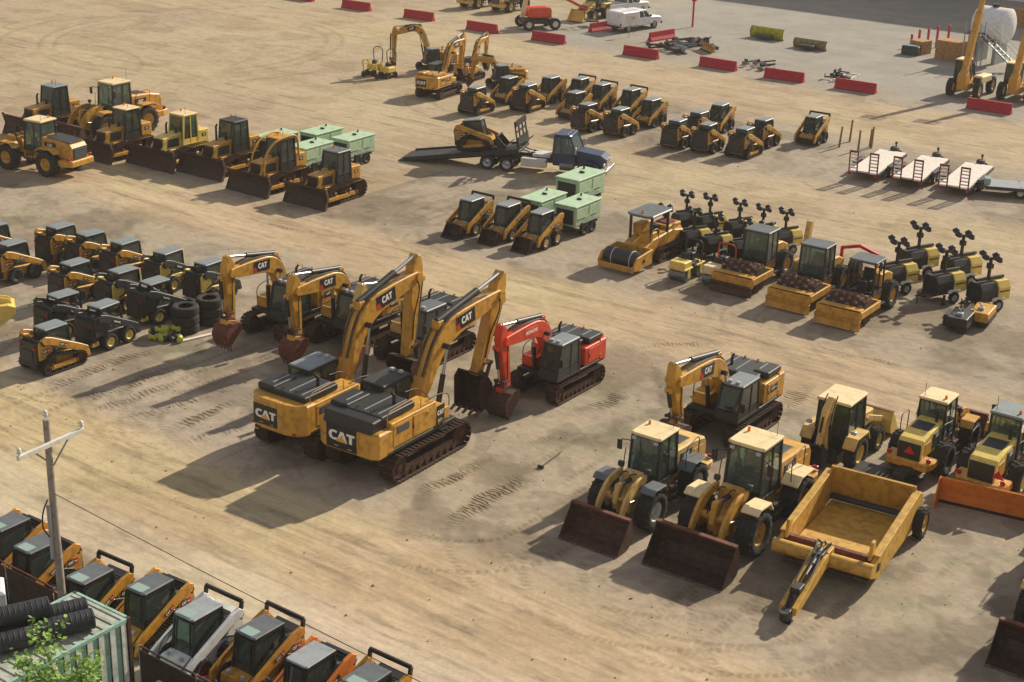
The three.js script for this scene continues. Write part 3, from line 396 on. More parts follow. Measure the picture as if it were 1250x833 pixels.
// ---------------------------------------------------------------- wheel loaders
function loader(o) {
  const { s = 1, paint = M.yellow, roof = M.cream, cabM = M.black, rim = paint, bw = 2.95, bucketM = M.rust, hoodM = paint, R = 0.82, bucketOn = true, rails = true, rearM = M.charcoal, fender = paint, triangle = false, tilt = 0, lift = 0, mirror = true, tool = 'bucket', rearPanel = true, hoodW = 0.72, rearFender = true } = o;
  const g = G(), k = v => v * s, q = (...a) => a.map(v => v * s), W = k(0.66), r = k(R);
  for (const x of [-1.65, 1.7]) for (const z of [-1, 1]) wheel(g, k(x), r, z * k(1.08), r, W, r * 0.5, rim, 16);
  C().box(k(-1.4), k(0.95), 0, k(3.2), k(0.5), k(1.0), 0.05).cyl(q(-1.65, R, -1), q(-1.65, R, 1), k(0.2), k(0.2), 10).mesh('rear_frame', paint, g);
  // engine hood with grille and side doors
  const hd = C(); hd.prism([[-3.35, 1.15], [-0.85, 1.15], [-0.85, 2.38], [-2.4, 2.3], [-3.2, 2.14], [-3.38, 1.9]].map(p => q(...p)), k(-hoodW), k(hoodW), k(0.07)); const hm = hd.mesh('engine_hood', hoodM, g);
  if (rearPanel) { C().box(k(-3.4), k(1.58), 0, 0.05, k(rearPanel === 'plain' ? 0.82 : 0.72), k(rearPanel === 'plain' ? hoodW * 1.84 : 1.2), 0.02).mesh('rear_grille', rearM, hm); if (rearPanel !== 'plain') for (let i = 0; i < 5; i++) C().box(k(-3.44), k(1.3 + i * 0.13), 0, 0.03, k(0.05), k(1.1)).mesh('slat', M.grey, hm); }
  for (const z of [-1, 1]) { C().box(k(-1.6), k(1.72), z * (k(hoodW) + 0.008), k(0.95), k(0.78), 0.02, 0.008).mesh('side_panel', M.charcoal, hm); plate('logo_panel', logoHood(), hm, k(0.8), k(0.3), [k(-1.6), k(1.95), z * (k(hoodW) + 0.026)], z > 0 ? RIGHT : LEFT); C().box(k(-2.65), k(1.6), z * (k(hoodW) + 0.008), k(0.7), k(0.6), 0.02, 0.008).mesh('side_panel', paint, hm); }
  C().box(k(o.darkTop ? -2.2 : -1.9), k(2.33), 0, k(o.darkTop ? 1.9 : 0.9), k(0.05), k(o.darkTop ? 1.3 : 0.9), 0.02, [0, 0, o.darkTop ? 0.09 : 0.05]).mesh('intake_screen', M.charcoal, hm);
  C().cyl(q(-1.15, 2.3, 0.35), q(-1.15, 2.85, 0.35), k(0.08), k(0.07), 10).cyl(q(-1.15, 2.83, 0.35), q(-1.25, 2.98, 0.35), k(0.07), k(0.06), 10).mesh('exhaust_pipe', M.black, hm);
  C().prismY([[k(-3.6), k(-0.95)], [k(-3.1), k(-1.15)], [k(-2.55), k(-1.15)], [k(-2.55), k(1.15)], [k(-3.1), k(1.15)], [k(-3.6), k(0.95)]], k(0.78), k(1.18), 0.05).mesh('counterweight', paint, g);
  for (const z of [-1, 1]) C().box(k(-3.3), k(1.28), z * k(0.95), k(0.14), k(0.18), k(0.22), 0.03).mesh('tail_lamp', M.redLens, g);
  for (const z of [-1, 1]) { const f = C(); f.prism([[-2.5, 1.62], [-2.1, 1.86], [-1.2, 1.86], [-0.85, 1.62], [-0.85, 1.55], [-1.2, 1.78], [-2.1, 1.78], [-2.5, 1.55]].map(p => q(...p)), z > 0 ? k(0.74) : k(-1.42), z > 0 ? k(1.42) : k(-0.74), 0.02); if (rearFender) f.mesh('rear_fender', fender, g); const e = C(); e.prism([[0.95, 1.5], [1.15, 1.82], [1.95, 1.86], [2.15, 1.7], [2.12, 1.64], [1.93, 1.78], [1.2, 1.74], [1.02, 1.48]].map(p => q(...p)), z > 0 ? k(0.76) : k(-1.42), z > 0 ? k(1.42) : k(-0.76), 0.015); e.mesh('front_fender', fender, g); }
  cab(g, { p: [q(-0.9, 1.38), q(0.62, 1.38), q(0.48, 3.2), q(-0.85, 3.2)], w: k(1.36), wt: k(1.28), post: 0.09 * s, m: cabM, roof, glass: M.glass, sill: 0.14, mid: 0.45, over: 0.1, roofT: 0.13 * s });
  for (const z of [-0.5, 0.5]) C().box(k(0.58), k(3.12), k(z), 0.1, 0.1, 0.16).mesh('work_lamp', M.lampGlass, g);
  if (mirror) for (const z of [-1, 1]) C().tube([q(0.5, 2.9, z * 0.66), q(0.75, 2.95, z * 1.0), q(0.75, 2.8, z * 1.05)], 0.02).box(k(0.76), k(2.72), z * k(1.06), 0.06, 0.42 * s, 0.22 * s, 0.02).mesh('mirror', M.black, g);
  for (const z of [-1, 1]) { const c = C(); for (const y of [0.6, 0.9, 1.2]) c.box(k(-0.1), k(y), z * k(1.1 - (y - 0.6) * 0.2), k(0.5), 0.04, 0.25); c.bar(q(-0.35, 0.6, z * 1.1), q(-0.35, 1.4, z * 0.95), 0.04); c.bar(q(0.15, 0.6, z * 1.1), q(0.15, 1.4, z * 0.95), 0.04); c.mesh('ladder', M.black, g); if (rails) { C().tube([q(-0.95, 1.45, z * 1.1), q(-0.95, 2.5, z * 1.1), q(-1.5, 2.62, z * 1.05), q(-2.1, 2.6, z * 1.0), q(-2.1, 1.9, z * 1.0)], 0.022).mesh('handrail', M.black, g); C().tube([q(0.62, 1.4, z * 0.95), q(0.66, 2.6, z * 0.82)], 0.02).mesh('handrail', M.black, g); } }
  C().cyl(q(-0.5, 3.3, 0.45), q(-0.5, 3.5, 0.45), 0.06, 0.05, 8).mesh('beacon', M.amber, g); C().cyl(q(-0.75, 3.3, -0.5), q(-0.75, 4.0, -0.5), 0.01, 0.01, 5).mesh('antenna', M.black, g);
  C().bar(q(0.6, 2.3, 0.1), q(0.53, 2.95, 0.25), 0.02).mesh('wiper', M.black, g); for (const z of [-1, 1]) plate('warning_label', sticker(), g, k(0.16), k(0.16), q(1.45, 1.5, z * 0.428), z > 0 ? RIGHT : LEFT);
  // front frame, arms, bucket
  C().prism([[0.55, 0.7], [2.2, 0.65], [2.25, 1.1], [1.6, 1.35], [1.55, 2.0], [1.2, 2.05], [0.95, 1.4], [0.55, 1.2]].map(p => q(...p)), k(-0.42), k(0.42), 0.04).cyl(q(1.7, R, -1), q(1.7, R, 1), k(0.2), k(0.2), 10).mesh('front_frame', paint, g);
  const bp = [3.25, 0.48 + lift];
  for (const z of [-1, 1]) C().prism(ribbon(bez([1.3, 1.92], [2.7, 2.1 + lift], bp, 8).map(p => q(...p)), [0.3, 0.34, 0.38, 0.42, 0.44, 0.42, 0.38, 0.32, 0.26].map(k)), z > 0 ? k(0.5) : k(-0.62), z > 0 ? k(0.62) : k(-0.5), 0.02).mesh('lift_arm', paint, g);
  C().cyl(q(2.45, 1.35 + lift * 0.6, -0.5), q(2.45, 1.35 + lift * 0.6, 0.5), k(0.14), k(0.14), 12).mesh('cross_tube', paint, g);
  C().prism([[2.3, 1.95], [2.6, 1.95], [2.75, 1.2], [2.6, 0.75], [2.42, 0.75], [2.3, 1.3]].map(p => q(p[0], p[1] + lift * 0.6)).reverse(), k(-0.1), k(0.1), 0.02).mesh('bell_crank', paint, g);
  ram(g, q(1.2, 1.75, 0), q(2.42, 1.85 + lift * 0.6, 0), k(0.1), 0.6, M.charcoal); for (const z of [-0.44, 0.44]) ram(g, q(1.0, 0.95, z), q(2.5, 1.2 + lift * 0.6, z), k(0.09), 0.55, M.charcoal);
  C().bar(q(2.5, 0.85 + lift * 0.6, 0), q(3.2, 0.85 + lift, 0), 0.1).mesh('tilt_link', M.charcoal, g);
  for (const z of [-0.2, 0.2]) C().tube([q(1.3, 1.9, z), q(1.8, 2.15, z), q(2.3, 1.95, z), q(2.7, 1.5, z)], 0.025).mesh('hose', M.hose, g);
  for (const z of [-0.62, 0.62]) C().box(k(1.3), k(2.2), k(z), 0.16, 0.2, 0.22, 0.03).cyl(q(1.3, 1.85, z), q(1.3, 2.2, z), 0.03).mesh('head_lamp', M.charcoal, g);
  if (tool === 'bucket' && bucketOn) { const b = loaderBucket(bw, s, bucketM); b.position.set(k(bp[0] + 0.2), k(bp[1]), 0); b.rotation.z = tilt; g.add(b); }
  if (triangle) { const t = C(); t.add(triGeo(k(0.26)), [k(-3.44) - 0.03, k(1.62), k(triangle === true ? 0.0 : triangle)], [0, -Math.PI / 2, 0]); t.mesh('slow_vehicle_triangle', M.red, g); }
  return g;
}
function triGeo(r) { const s = new THREE.Shape([0, 1, 2].map(i => new THREE.Vector2(Math.sin(i * 2.0944) * r * 1.15, Math.cos(i * 2.0944) * r))); return new THREE.ExtrudeGeometry(s, { depth: 0.02, bevelEnabled: false }); }
function loaderBucket(w, s, m) {
  const q = p => p.map(v => v * s), h = w * s / 2, c = C();
  const back = [[1.12, -0.44], [0.35, -0.42], [0.1, -0.28], [-0.02, 0.05], [0.02, 0.4], [0.16, 0.74]].map(q);
  c.prism(ribbon(back, back.map(() => 0.055 * s)).slice().reverse(), -h, h, 0.008);
  for (const z of [-1, 1]) c.prism([...back, q([0.34, 0.68]), q([0.82, -0.02])], z > 0 ? h - 0.03 : -h, z > 0 ? h : -h + 0.03, 0.006);
  c.prism([[0.16, 0.7], [0.36, 0.74], [0.36, 0.8], [0.14, 0.8]].map(q), -h, h, 0.006);
  for (const z of [-0.55, 0.55]) c.prism([[-0.14, -0.2], [-0.03, -0.2], [-0.05, 0.4], [-0.16, 0.3]].map(q), z * s - 0.04, z * s + 0.04, 0.006);
  const b = c.mesh('bucket', m); C().box(1.1 * s, -0.455 * s, 0, 0.22 * s, 0.04 * s, w * s * 0.995, 0.008).mesh('cutting_edge', M.wornSteel, b); C().box(0.27 * s, 0.82 * s, 0, 0.2 * s, 0.03, w * s * 0.99, 0.006).mesh('worn_rim', M.rustRed, b); return b;
}
// ---------------------------------------------------------------- bulldozers
function dozer(o) {
  const { s = 1, paint = M.yellow, roof = M.charcoal, cabM = M.black, bladeW = 3.3, sweeps = false, ripper = false, rops = false, bladeM = M.blade, stack = 0.62 } = o;
  const g = G(), k = v => v * s, q = (...a) => a.map(v => v * s);
  for (const z of [-1, 1]) track(g, [q(-1.25, 0.46, 0.46), q(1.3, 0.38, 0.38), q(0.1, 0.5, 0.44)], z * k(0.95), k(0.56), { pitch: 0.19 * s, frameH: 0.28 * s, grouser: 0.05, rollers: 6, frame: paint, wheelMat: M.shoe });
  C().box(k(0), k(0.75), 0, k(2.6), k(0.5), k(1.2), 0.04).mesh('chassis', paint, g);
  C().prism([[0.2, 0.9], [1.72, 0.9], [1.72, 1.72], [0.2, 1.86]].map(p => q(...p)), k(-0.46), k(0.46), 0.05).mesh('engine_hood', paint, g);
  C().box(k(1.74), k(1.3), 0, 0.06, k(0.72), k(0.78), 0.02).mesh('radiator_grille', M.black, g);
  for (const z of [-1, 1]) C().box(k(0.95), k(1.35), z * (k(0.46) + 0.01), k(0.9), k(0.5), 0.02, 0.006).mesh('side_panel', M.charcoal, g);
  C().cyl(q(0.8, 1.75, 0.25), q(0.8, 1.75 + stack, 0.25), k(0.07), k(0.06), 8).cyl(q(0.8, 1.72 + stack, 0.25), q(0.7, 1.86 + stack, 0.25), k(0.06), k(0.05), 8).mesh('exhaust_pipe', M.black, g); C().cyl(q(0.45, 1.75, -0.2), q(0.45, 2.1, -0.2), k(0.09), k(0.1), 8).mesh('air_cleaner', M.black, g);
  cab(g, { p: [q(-0.95, 1.1), q(0.3, 1.1), q(0.12, 2.82), q(-0.92, 2.82)], w: k(1.3), wt: k(1.16), post: 0.09, m: cabM, roof, glass: M.glassDark, sill: 0.2, mid: 0.5, over: 0.1, open: rops });
  C().box(k(-1.4), k(1.4), 0, k(0.85), k(0.85), k(1.35), 0.07).mesh('fuel_tank', paint, g);
  for (const z of [-1, 1]) { C().box(k(-0.55), k(1.05), z * k(0.95), k(1.5), 0.06, k(0.56), 0.02).mesh('fender', paint, g); plate('logo_panel', logoHood(), g, k(0.34), k(0.2), [k(-1.4), k(1.5), z * (k(0.675) + 0.008)], z > 0 ? RIGHT : LEFT); }
  if (sweeps) for (const z of [-1, 1]) C().tube([q(1.6, 0.9, z * 0.5), q(1.45, 2.0, z * 0.5), q(0.8, 2.75, z * 0.58), q(-0.1, 2.98, z * 0.64), q(-1.05, 2.9, z * 0.64), q(-1.25, 1.7, z * 0.64)], 0.07, 6).mesh('limb_guard', paint, g);
  C().cyl(q(-0.5, 2.95, 0.3), q(-0.5, 3.1, 0.3), 0.06, 0.05, 8).mesh('beacon', M.amber, g); C().cyl(q(-0.2, 2.9, -0.4), q(-0.2, 3.35, -0.4), 0.012, 0.012, 5).mesh('antenna', M.black, g);
  // blade and push arms
  for (const z of [-1, 1]) { C().bar(q(0.1, 0.45, z * 1.32), q(2.15, 0.4, z * 1.2), k(0.16), k(0.22)).mesh('push_arm', paint, g); ram(g, q(1.5, 1.5, z * 0.5), q(2.15, 0.8, z * 0.45), k(0.06), 0.6, paint); }
  const bp = []; for (let i = 0; i <= 8; i++) { const a = -0.95 + i * 0.2375; bp.push([2.95 - Math.cos(a) * 0.72, 0.66 + Math.sin(a) * 0.78]); }
  const bl = C().prism(ribbon(bp.map(p => q(...p)), bp.map(() => 0.07 * s)), k(-bladeW / 2), k(bladeW / 2), 0.01).mesh('blade', bladeM, g);
  for (const z of [-1, 1]) C().prism([[2.42, 0.02], [2.62, 0.02], [2.3, 0.65], [2.5, 1.34], [2.32, 1.34], [2.16, 0.65]].map(p => q(...p)).reverse(), z > 0 ? k(bladeW / 2) + 0.003 : k(-bladeW / 2) - 0.033, z > 0 ? k(bladeW / 2) + 0.033 : k(-bladeW / 2) - 0.003, 0.006).mesh('end_plate', M.wornSteel, bl);
  if (ripper) C().box(k(-2.0), k(0.9), 0, k(0.4), k(0.3), k(1.6), 0.03).bar(q(-2.2, 0.9, -0.6), q(-2.3, 0.2, -0.6), 0.12).bar(q(-2.2, 0.9, 0.6), q(-2.3, 0.2, 0.6), 0.12).mesh('ripper', paint, g);
  return g;
}
// ---------------------------------------------------------------- skid steers and compact track loaders
function skid(o) {
  const { paint = M.orange, armM = paint, body = paint, rearM = M.black, roof = M.roofGrey, tracks = false, bucketOn = false, bar = true, rim = M.charcoal, open = false, logo = true, skylight = false, lowArm = false, frontPost = M.black, rearCorner = false, bucketM = M.rust } = o;
  const g = G();
  if (tracks) for (const z of [-1, 1]) track(g, [[-0.72, 0.58, 0.2], [0.78, 0.26, 0.26], [-0.95, 0.26, 0.26]], z * 0.72, 0.38, { pitch: 0.12, thick: 0.05, grouser: 0.035, belt: M.rubberTrack, frame: body, wheelMat: M.shoe, rollers: 4, frameH: 0.22 });
  else for (const x of [-0.58, 0.58]) for (const z of [-1, 1]) wheel(g, x, 0.41, z * 0.74, 0.41, 0.3, 0.22, rim, 14);
  C().prism([[-1.2, 0.28], [0.85, 0.24], [1.12, 0.45], [1.05, 0.72], [-0.3, 0.8], [-1.2, 0.85]], -0.54, 0.54, 0.04).mesh('chassis', body, g);
  const rd = C().prism([[-1.46, 0.4], [-1.18, 0.36], [-1.05, 1.46], [-1.38, 1.5]], -0.6, 0.6, 0.05).mesh('rear_door', rearM, g);
  C().box(-1.44, 0.9, 0, 0.03, 0.5, 0.7, 0.01, [0, 0, 0.0]).mesh('grille', M.charcoal, rd); for (const z of [-1, 1]) C().box(-1.42, 1.3, z * 0.48, 0.04, 0.1, 0.12).mesh('tail_lamp', M.redLens, rd);
  C().prism([[-1.3, 1.3], [-0.72, 1.36], [-0.72, 1.48], [-1.26, 1.42]], -0.46, 0.46, 0.03).mesh('engine_cover', M.charcoal, g);
  for (const z of [-1, 1]) C().prism([[-1.3, 0.75], [-0.55, 0.75], [-0.62, 1.2], [-0.85, 1.62], [-1.12, 1.68], [-1.3, 1.45]], z > 0 ? 0.56 : -0.68, z > 0 ? 0.68 : -0.56, 0.025).mesh('side_tower', paint, g);
  if (rearCorner) for (const z of [-1, 1]) C().box(-1.25, 0.42, z * 0.5, 0.4, 0.22, 0.2, 0.03).mesh('rear_corner', M.lemon, g);
  cab(g, { p: [[-0.66, 0.8], [0.64, 0.6], [0.5, 1.82], [-0.66, 1.88]], w: 0.88, wt: 0.8, post: 0.07, m: M.black, roof, glass: M.glassDark, sill: 0.05, mid: null, over: 0.05, roofT: 0.08, open });
  if (frontPost !== M.black) for (const z of [-1, 1]) C().bar([0.64, 0.7, z * 0.45], [0.57, 1.93, z * 0.42], 0.08, 0.08).mesh('front_post', frontPost, g);
  if (skylight) C().prismY([[0.12, -0.27], [0.46, -0.27], [0.5, -0.2], [0.5, 0.2], [0.46, 0.27], [0.12, 0.27]], 1.965, 1.985, 0.006).mesh('skylight', M.teal, g);
  for (const z of [-1, 1]) {
    const y = lowArm ? 0.05 : 0; const a = C(); a.prism([[-1.2, 1.7], [-1.0, 1.82], [-0.66, 1.72], [0.88, 0.98 + y], [1.24, 0.78], [1.36, 0.3], [1.16, 0.28], [1.02, 0.56], [0.6, 0.74 + y], [-0.7, 1.36], [-1.12, 1.46]].reverse(), z > 0 ? 0.7 : -0.82, z > 0 ? 0.82 : -0.7, 0.025); const am = a.mesh('lift_arm', armM, g);
    if (logo) plate('logo_panel', logo === 'dark' ? logoDark() : logoSkid(), am, logo === 'dark' ? 0.7 : 0.42, 0.15, [-0.1, 1.24, z * 0.828], z > 0 ? [0, 0, -0.44] : [0, Math.PI, 0.44]);
    if (logo === true) plate('logo_panel', logoSkid(), g, 0.42, 0.21, [-0.92, 1.12, z * 0.688], z > 0 ? RIGHT : LEFT);
    ram(g, [-0.95, 0.85, z * 0.66], [-0.1, 1.2, z * 0.69], 0.045, 0.6, M.black);
  }
  const bh = bar ? 1.98 : 1.56;
  C().bar([-1.16, bh, -0.78], [-1.16, bh, 0.78], bar ? 0.07 : 0.08, bar ? 0.13 : 0.1).bar([-1.16, bh, -0.76], [-1.06, 1.4, -0.76], 0.1).bar([-1.16, bh, 0.76], [-1.06, 1.4, 0.76], 0.1).mesh('rear_cross_bar', M.black, g);
  C().prism([[1.2, 0.16], [1.32, 0.16], [1.4, 0.55], [1.3, 0.58]].map(p => p), -0.56, 0.56, 0.015).bar([1.25, 0.4, -0.8], [1.25, 0.4, 0.8], 0.09).mesh('quick_coupler', M.black, g);
  for (const z of [-0.3, 0.3]) C().box(0.95, 0.8, z, 0.1, 0.1, 0.12).mesh('head_lamp', M.lampGlass, g);
  for (const z of [-1, 1]) { C().tube([[-0.9, 1.5, z * 0.6], [-0.55, 1.66, z * 0.66], [0.2, 1.3, z * 0.67], [0.9, 0.95, z * 0.64], [1.2, 0.55, z * 0.5]], 0.018).mesh('hose', M.hose, g); C().bar([0.64, 0.7, z * 0.3], [0.53, 1.82, z * 0.28], 0.022).mesh('door_bar', M.black, g); }
  for (let i = 0; i < 4; i++) C().box(-1.2 + i * 0.12, 1.445 + i * 0.014, 0, 0.05, 0.03, 0.7).mesh('cover_slat', M.black, g);
  if (bucketOn) { const b = loaderBucket(1.78, 0.62, bucketM); b.position.set(1.42, 0.3, 0); g.add(b); }
  return g;
}
// ---------------------------------------------------------------- backhoe loader, pull scraper
function backhoe(o = {}) {
  const { paint = M.yellowOld, roof = M.cream } = o; const g = G();
  for (const z of [-1, 1]) { wheel(g, -0.9, 0.72, z * 0.92, 0.72, 0.5, 0.38, M.lemon, 16); wheel(g, 1.35, 0.5, z * 0.85, 0.5, 0.36, 0.26, M.lemon, 14); C().prism([[-1.7, 1.2], [-1.45, 1.55], [-0.35, 1.55], [-0.15, 1.2], [-0.15, 1.12], [-0.4, 1.46], [-1.4, 1.46], [-1.7, 1.12]], z > 0 ? 0.66 : -1.18, z > 0 ? 1.18 : -0.66, 0.015).mesh('rear_fender', paint, g); }
  C().box(0.2, 0.72, 0, 3.4, 0.4, 0.7, 0.04).mesh('chassis', M.black, g);
  C().prism([[0.25, 0.95], [1.9, 0.95], [1.9, 1.55], [0.25, 1.72]], -0.4, 0.4, 0.05).mesh('engine_hood', paint, g); C().box(1.92, 1.25, 0, 0.05, 0.5, 0.7, 0.02).mesh('grille', M.black, g);
  cab(g, { p: [[-1.35, 0.98], [0.3, 0.98], [0.2, 2.75], [-1.3, 2.75]], w: 1.36, wt: 1.28, post: 0.08, m: M.black, roof, glass: M.glassDark, sill: 0.18, mid: 0.5, over: 0.12, roofT: 0.12 });
  for (const z of [-1, 1]) { C().prism([[0.75, 1.55], [0.98, 1.62], [2.5, 1.05], [2.75, 0.6], [2.6, 0.52], [2.3, 0.85], [0.9, 1.38]].reverse(), z > 0 ? 0.5 : -0.62, z > 0 ? 0.62 : -0.5, 0.02).mesh('loader_arm', paint, g); ram(g, [0.85, 0.85, z * 0.56], [1.9, 1.18, z * 0.56], 0.05, 0.6, M.black); C().box(-1.5, 0.35, z * 0.95, 0.16, 0.6, 0.14, 0.03).box(-1.5, 0.06, z * 1.0, 0.4, 0.08, 0.4, 0.02).mesh('stabilizer', M.black, g); C().box(-1.4, 1.75, z * 0.95, 0.14, 0.16, 0.22, 0.03).mesh('lamp', M.lampGlass, g); }
  const b = loaderBucket(2.3, 0.8, M.lemon); b.position.set(2.7, 0.5, 0); g.add(b);
  // hoe folded up behind the cab
  C().box(-1.75, 0.75, 0, 0.3, 0.7, 0.9, 0.03).mesh('swing_frame', M.black, g);
  const bo = C().prism(ribbon(bez([-1.95, 0.75], [-2.1, 2.2], [-1.55, 3.0], 8), [0.24, 0.3, 0.34, 0.36, 0.36, 0.34, 0.32, 0.28, 0.24]), -0.16, 0.16, 0.02).mesh('hoe_boom', paint, g);
  C().prism([[-1.45, 3.05], [-1.75, 3.15], [-2.25, 2.8], [-2.55, 1.4], [-2.4, 1.38], [-2.0, 2.6], [-1.6, 2.85]], -0.12, 0.12, 0.02).mesh('hoe_stick', paint, g);
  ram(g, [-1.9, 1.2, 0.2], [-2.1, 2.7, 0.2], 0.06, 0.6, M.black); ram(g, [-2.3, 2.5, 0], [-2.6, 1.5, 0], 0.05, 0.6, M.black);
  for (const z of [-0.2, 0.22]) C().tube([[-1.9, 0.9, z], [-2.25, 1.8, z * 1.4], [-2.05, 2.7, z * 1.2], [-1.6, 3.2, z]], 0.025).mesh('hose', M.hose, bo);
  const hb = bucket(0.7, 0.62, M.charcoal); hb.position.set(-2.48, 1.35, 0); hb.rotation.z = -0.5; g.add(hb);
  C().cyl([1.2, 1.6, 0.25], [1.2, 2.2, 0.25], 0.05, 0.05, 8).mesh('exhaust_pipe', M.black, g);
  return g;
}
function scraper() {
  const g = G(), P = M.pan;
  C().box(-0.1, 0.42, 0, 4.6, 0.08, 3.1, 0.02).mesh('pan_floor', P, g);
  C().prism([[-2.72, 0.42], [-2.5, 0.42], [-2.1, 1.95], [-2.2, 1.97]], -1.6, 1.6, 0.02).mesh('rear_wall', P, g);
  for (const z of [-1, 1]) {
    C().prism([[-2.75, 0.4], [2.2, 0.3], [2.75, 0.55], [2.75, 1.05], [2.45, 1.2], [-0.6, 1.5], [-2.2, 1.72], [-2.75, 1.5]], z > 0 ? 1.58 : -1.74, z > 0 ? 1.74 : -1.58, 0.03).mesh('side_wall', P, g);
    C().box(0.1, 1.5, z * 1.66, 4.6, 0.09, 0.28, 0.02, [0, 0, -0.115]).mesh('rim_rail', P, g);
    C().prism([[2.1, 1.1], [2.55, 1.1], [2.45, 1.75], [2.2, 1.75]], z > 0 ? 1.44 : -1.56, z > 0 ? 1.56 : -1.44, 0.02).mesh('draft_bracket', P, g);
    wheel(g, -2.2, 0.58, z * 1.93, 0.58, 0.34, 0.33, P, 16);
    C().lathe([[0.001, 0.03], [0.16, 0.03], [0.16, 0], [0.001, 0]], [2.2, 0.78, z * 1.74], [z > 0 ? Math.PI / 2 : -Math.PI / 2, 0, 0], 14).mesh('pivot_cap', M.charcoal, g);
  }
  C().cyl([-2.35, 0.62, -1.9], [-2.35, 0.62, 1.9], 0.12, 0.12, 10).mesh('axle', M.charcoal, g);
  C().cyl([2.95, 0.95, -1.78], [2.95, 0.95, 1.78], 0.25, 0.25, 16).mesh('yoke_tube', P, g);
  C().prism([[2.3, 0.35], [2.45, 0.35], [2.4, 1.15], [2.22, 1.15]], -1.56, 1.56, 0.02).mesh('apron', M.rustRed, g);
  C().box(2.32, 0.3, 0, 0.5, 0.05, 3.1, 0.01).mesh('cutting_edge', M.wornSteel, g);
  const t = C().prism([[2.6, 0.75], [2.7, 1.35], [3.6, 1.3], [6.1, 0.62], [6.15, 0.38], [5.9, 0.32], [3.4, 0.78]], 0.12, 0.3, 0.02).prism([[2.6, 0.75], [2.7, 1.35], [3.6, 1.3], [6.1, 0.62], [6.15, 0.38], [5.9, 0.32], [3.4, 0.78]], -0.3, -0.12, 0.02).box(2.95, 1.05, 0, 0.6, 0.6, 0.6, 0.04).box(4.5, 0.72, 0, 2.6, 0.1, 0.3, 0.01, [0, 0, -0.22]).mesh('tongue', P, g);
  C().box(3.4, 1.36, 0, 0.55, 0.16, 0.42, 0.03).mesh('valve_block', M.black, t); ram(g, [3.2, 1.4, 0], [4.6, 1.08, 0], 0.1, 0.6, M.steel);
  for (const z of [-0.15, 0.0, 0.15]) C().tube([[2.7, 1.35, z], [3.0, 1.62, z * 1.6], [3.5, 1.46, z], [4.6, 1.16, z * 1.4], [5.3, 0.95, z], [5.9, 0.72, z * 0.6], [6.2, 0.55, z * 0.3]], 0.035).mesh('hose', M.hose, t);
  C().box(5.35, 0.93, 0.0, 0.5, 0.24, 0.36, 0.04).mesh('pump', M.black, t); C().box(6.15, 0.42, 0, 0.4, 0.34, 0.34, 0.04).cyl([6.4, 0.3, 0], [6.4, 0.58, 0], 0.16, 0.16, 12).mesh('hitch', M.black, g); C().box(6.0, 0.14, 0, 0.12, 0.3, 0.12).box(6.0, 0.02, 0, 0.3, 0.04, 0.3).mesh('jack', M.black, g);
  return g;
}
// ---------------------------------------------------------------- compressors, light towers, rollers, paver
function compressor() {
  const g = G(), P = M.green;
  C().box(0, 1.2, 0, 2.7, 1.15, 1.45, 0.06).mesh('canopy', P, g); C().box(0.0, 1.82, 0, 2.8, 0.1, 1.55, 0.04).mesh('roof_lid', P, g);
  C().box(1.37, 1.2, 0, 0.04, 0.85, 1.15, 0.01).mesh('radiator_grille', M.black, g); C().box(-1.37, 1.25, 0.1, 0.04, 0.6, 0.9, 0.01).mesh('control_panel', M.charcoal, g);
  for (const z of [-1, 1]) { for (const x of [-0.68, 0.66]) C().box(x, 1.32, z * 0.735, 1.2, 0.7, 0.03, 0.012).mesh('side_door', P, g); C().box(0, 0.82, z * 0.735, 2.6, 0.2, 0.03, 0.012).mesh('lower_panel', P, g); plate('lettering', logoComp(), g, 1.9, 0.16, [0.2, 1.05, z * 0.757], z > 0 ? RIGHT : LEFT); for (const x of [-0.4, 0.4]) wheel(g, x, 0.36, z * 0.72, 0.36, 0.22, 0.2, M.charcoal, 12); C().prism([[-0.85, 0.6], [-0.75, 0.82], [0.75, 0.82], [0.85, 0.6], [0.72, 0.6], [0.66, 0.76], [-0.66, 0.76], [-0.72, 0.6]], z > 0 ? 0.6 : -0.86, z > 0 ? 0.86 : -0.6, 0.01).mesh('fender', M.black, g); }
  C().box(0, 0.6, 0, 2.6, 0.12, 1.1, 0.02).mesh('frame', M.black, g); C().bar([1.3, 0.6, 0.35], [2.5, 0.5, 0], 0.1).bar([1.3, 0.6, -0.35], [2.5, 0.5, 0], 0.1).mesh('tow_bar', M.black, g); C().cyl([2.2, 0.04, 0], [2.2, 0.9, 0], 0.04, 0.04, 8).mesh('jack', M.charcoal, g);
  C().box(-0.1, 1.92, 0, 0.12, 0.1, 0.3, 0.02).mesh('lifting_eye', M.black, g); C().cyl([-0.9, 1.86, 0.4], [-0.9, 2.0, 0.4], 0.06, 0.06, 8).mesh('exhaust_pipe', M.black, g); return g;
}
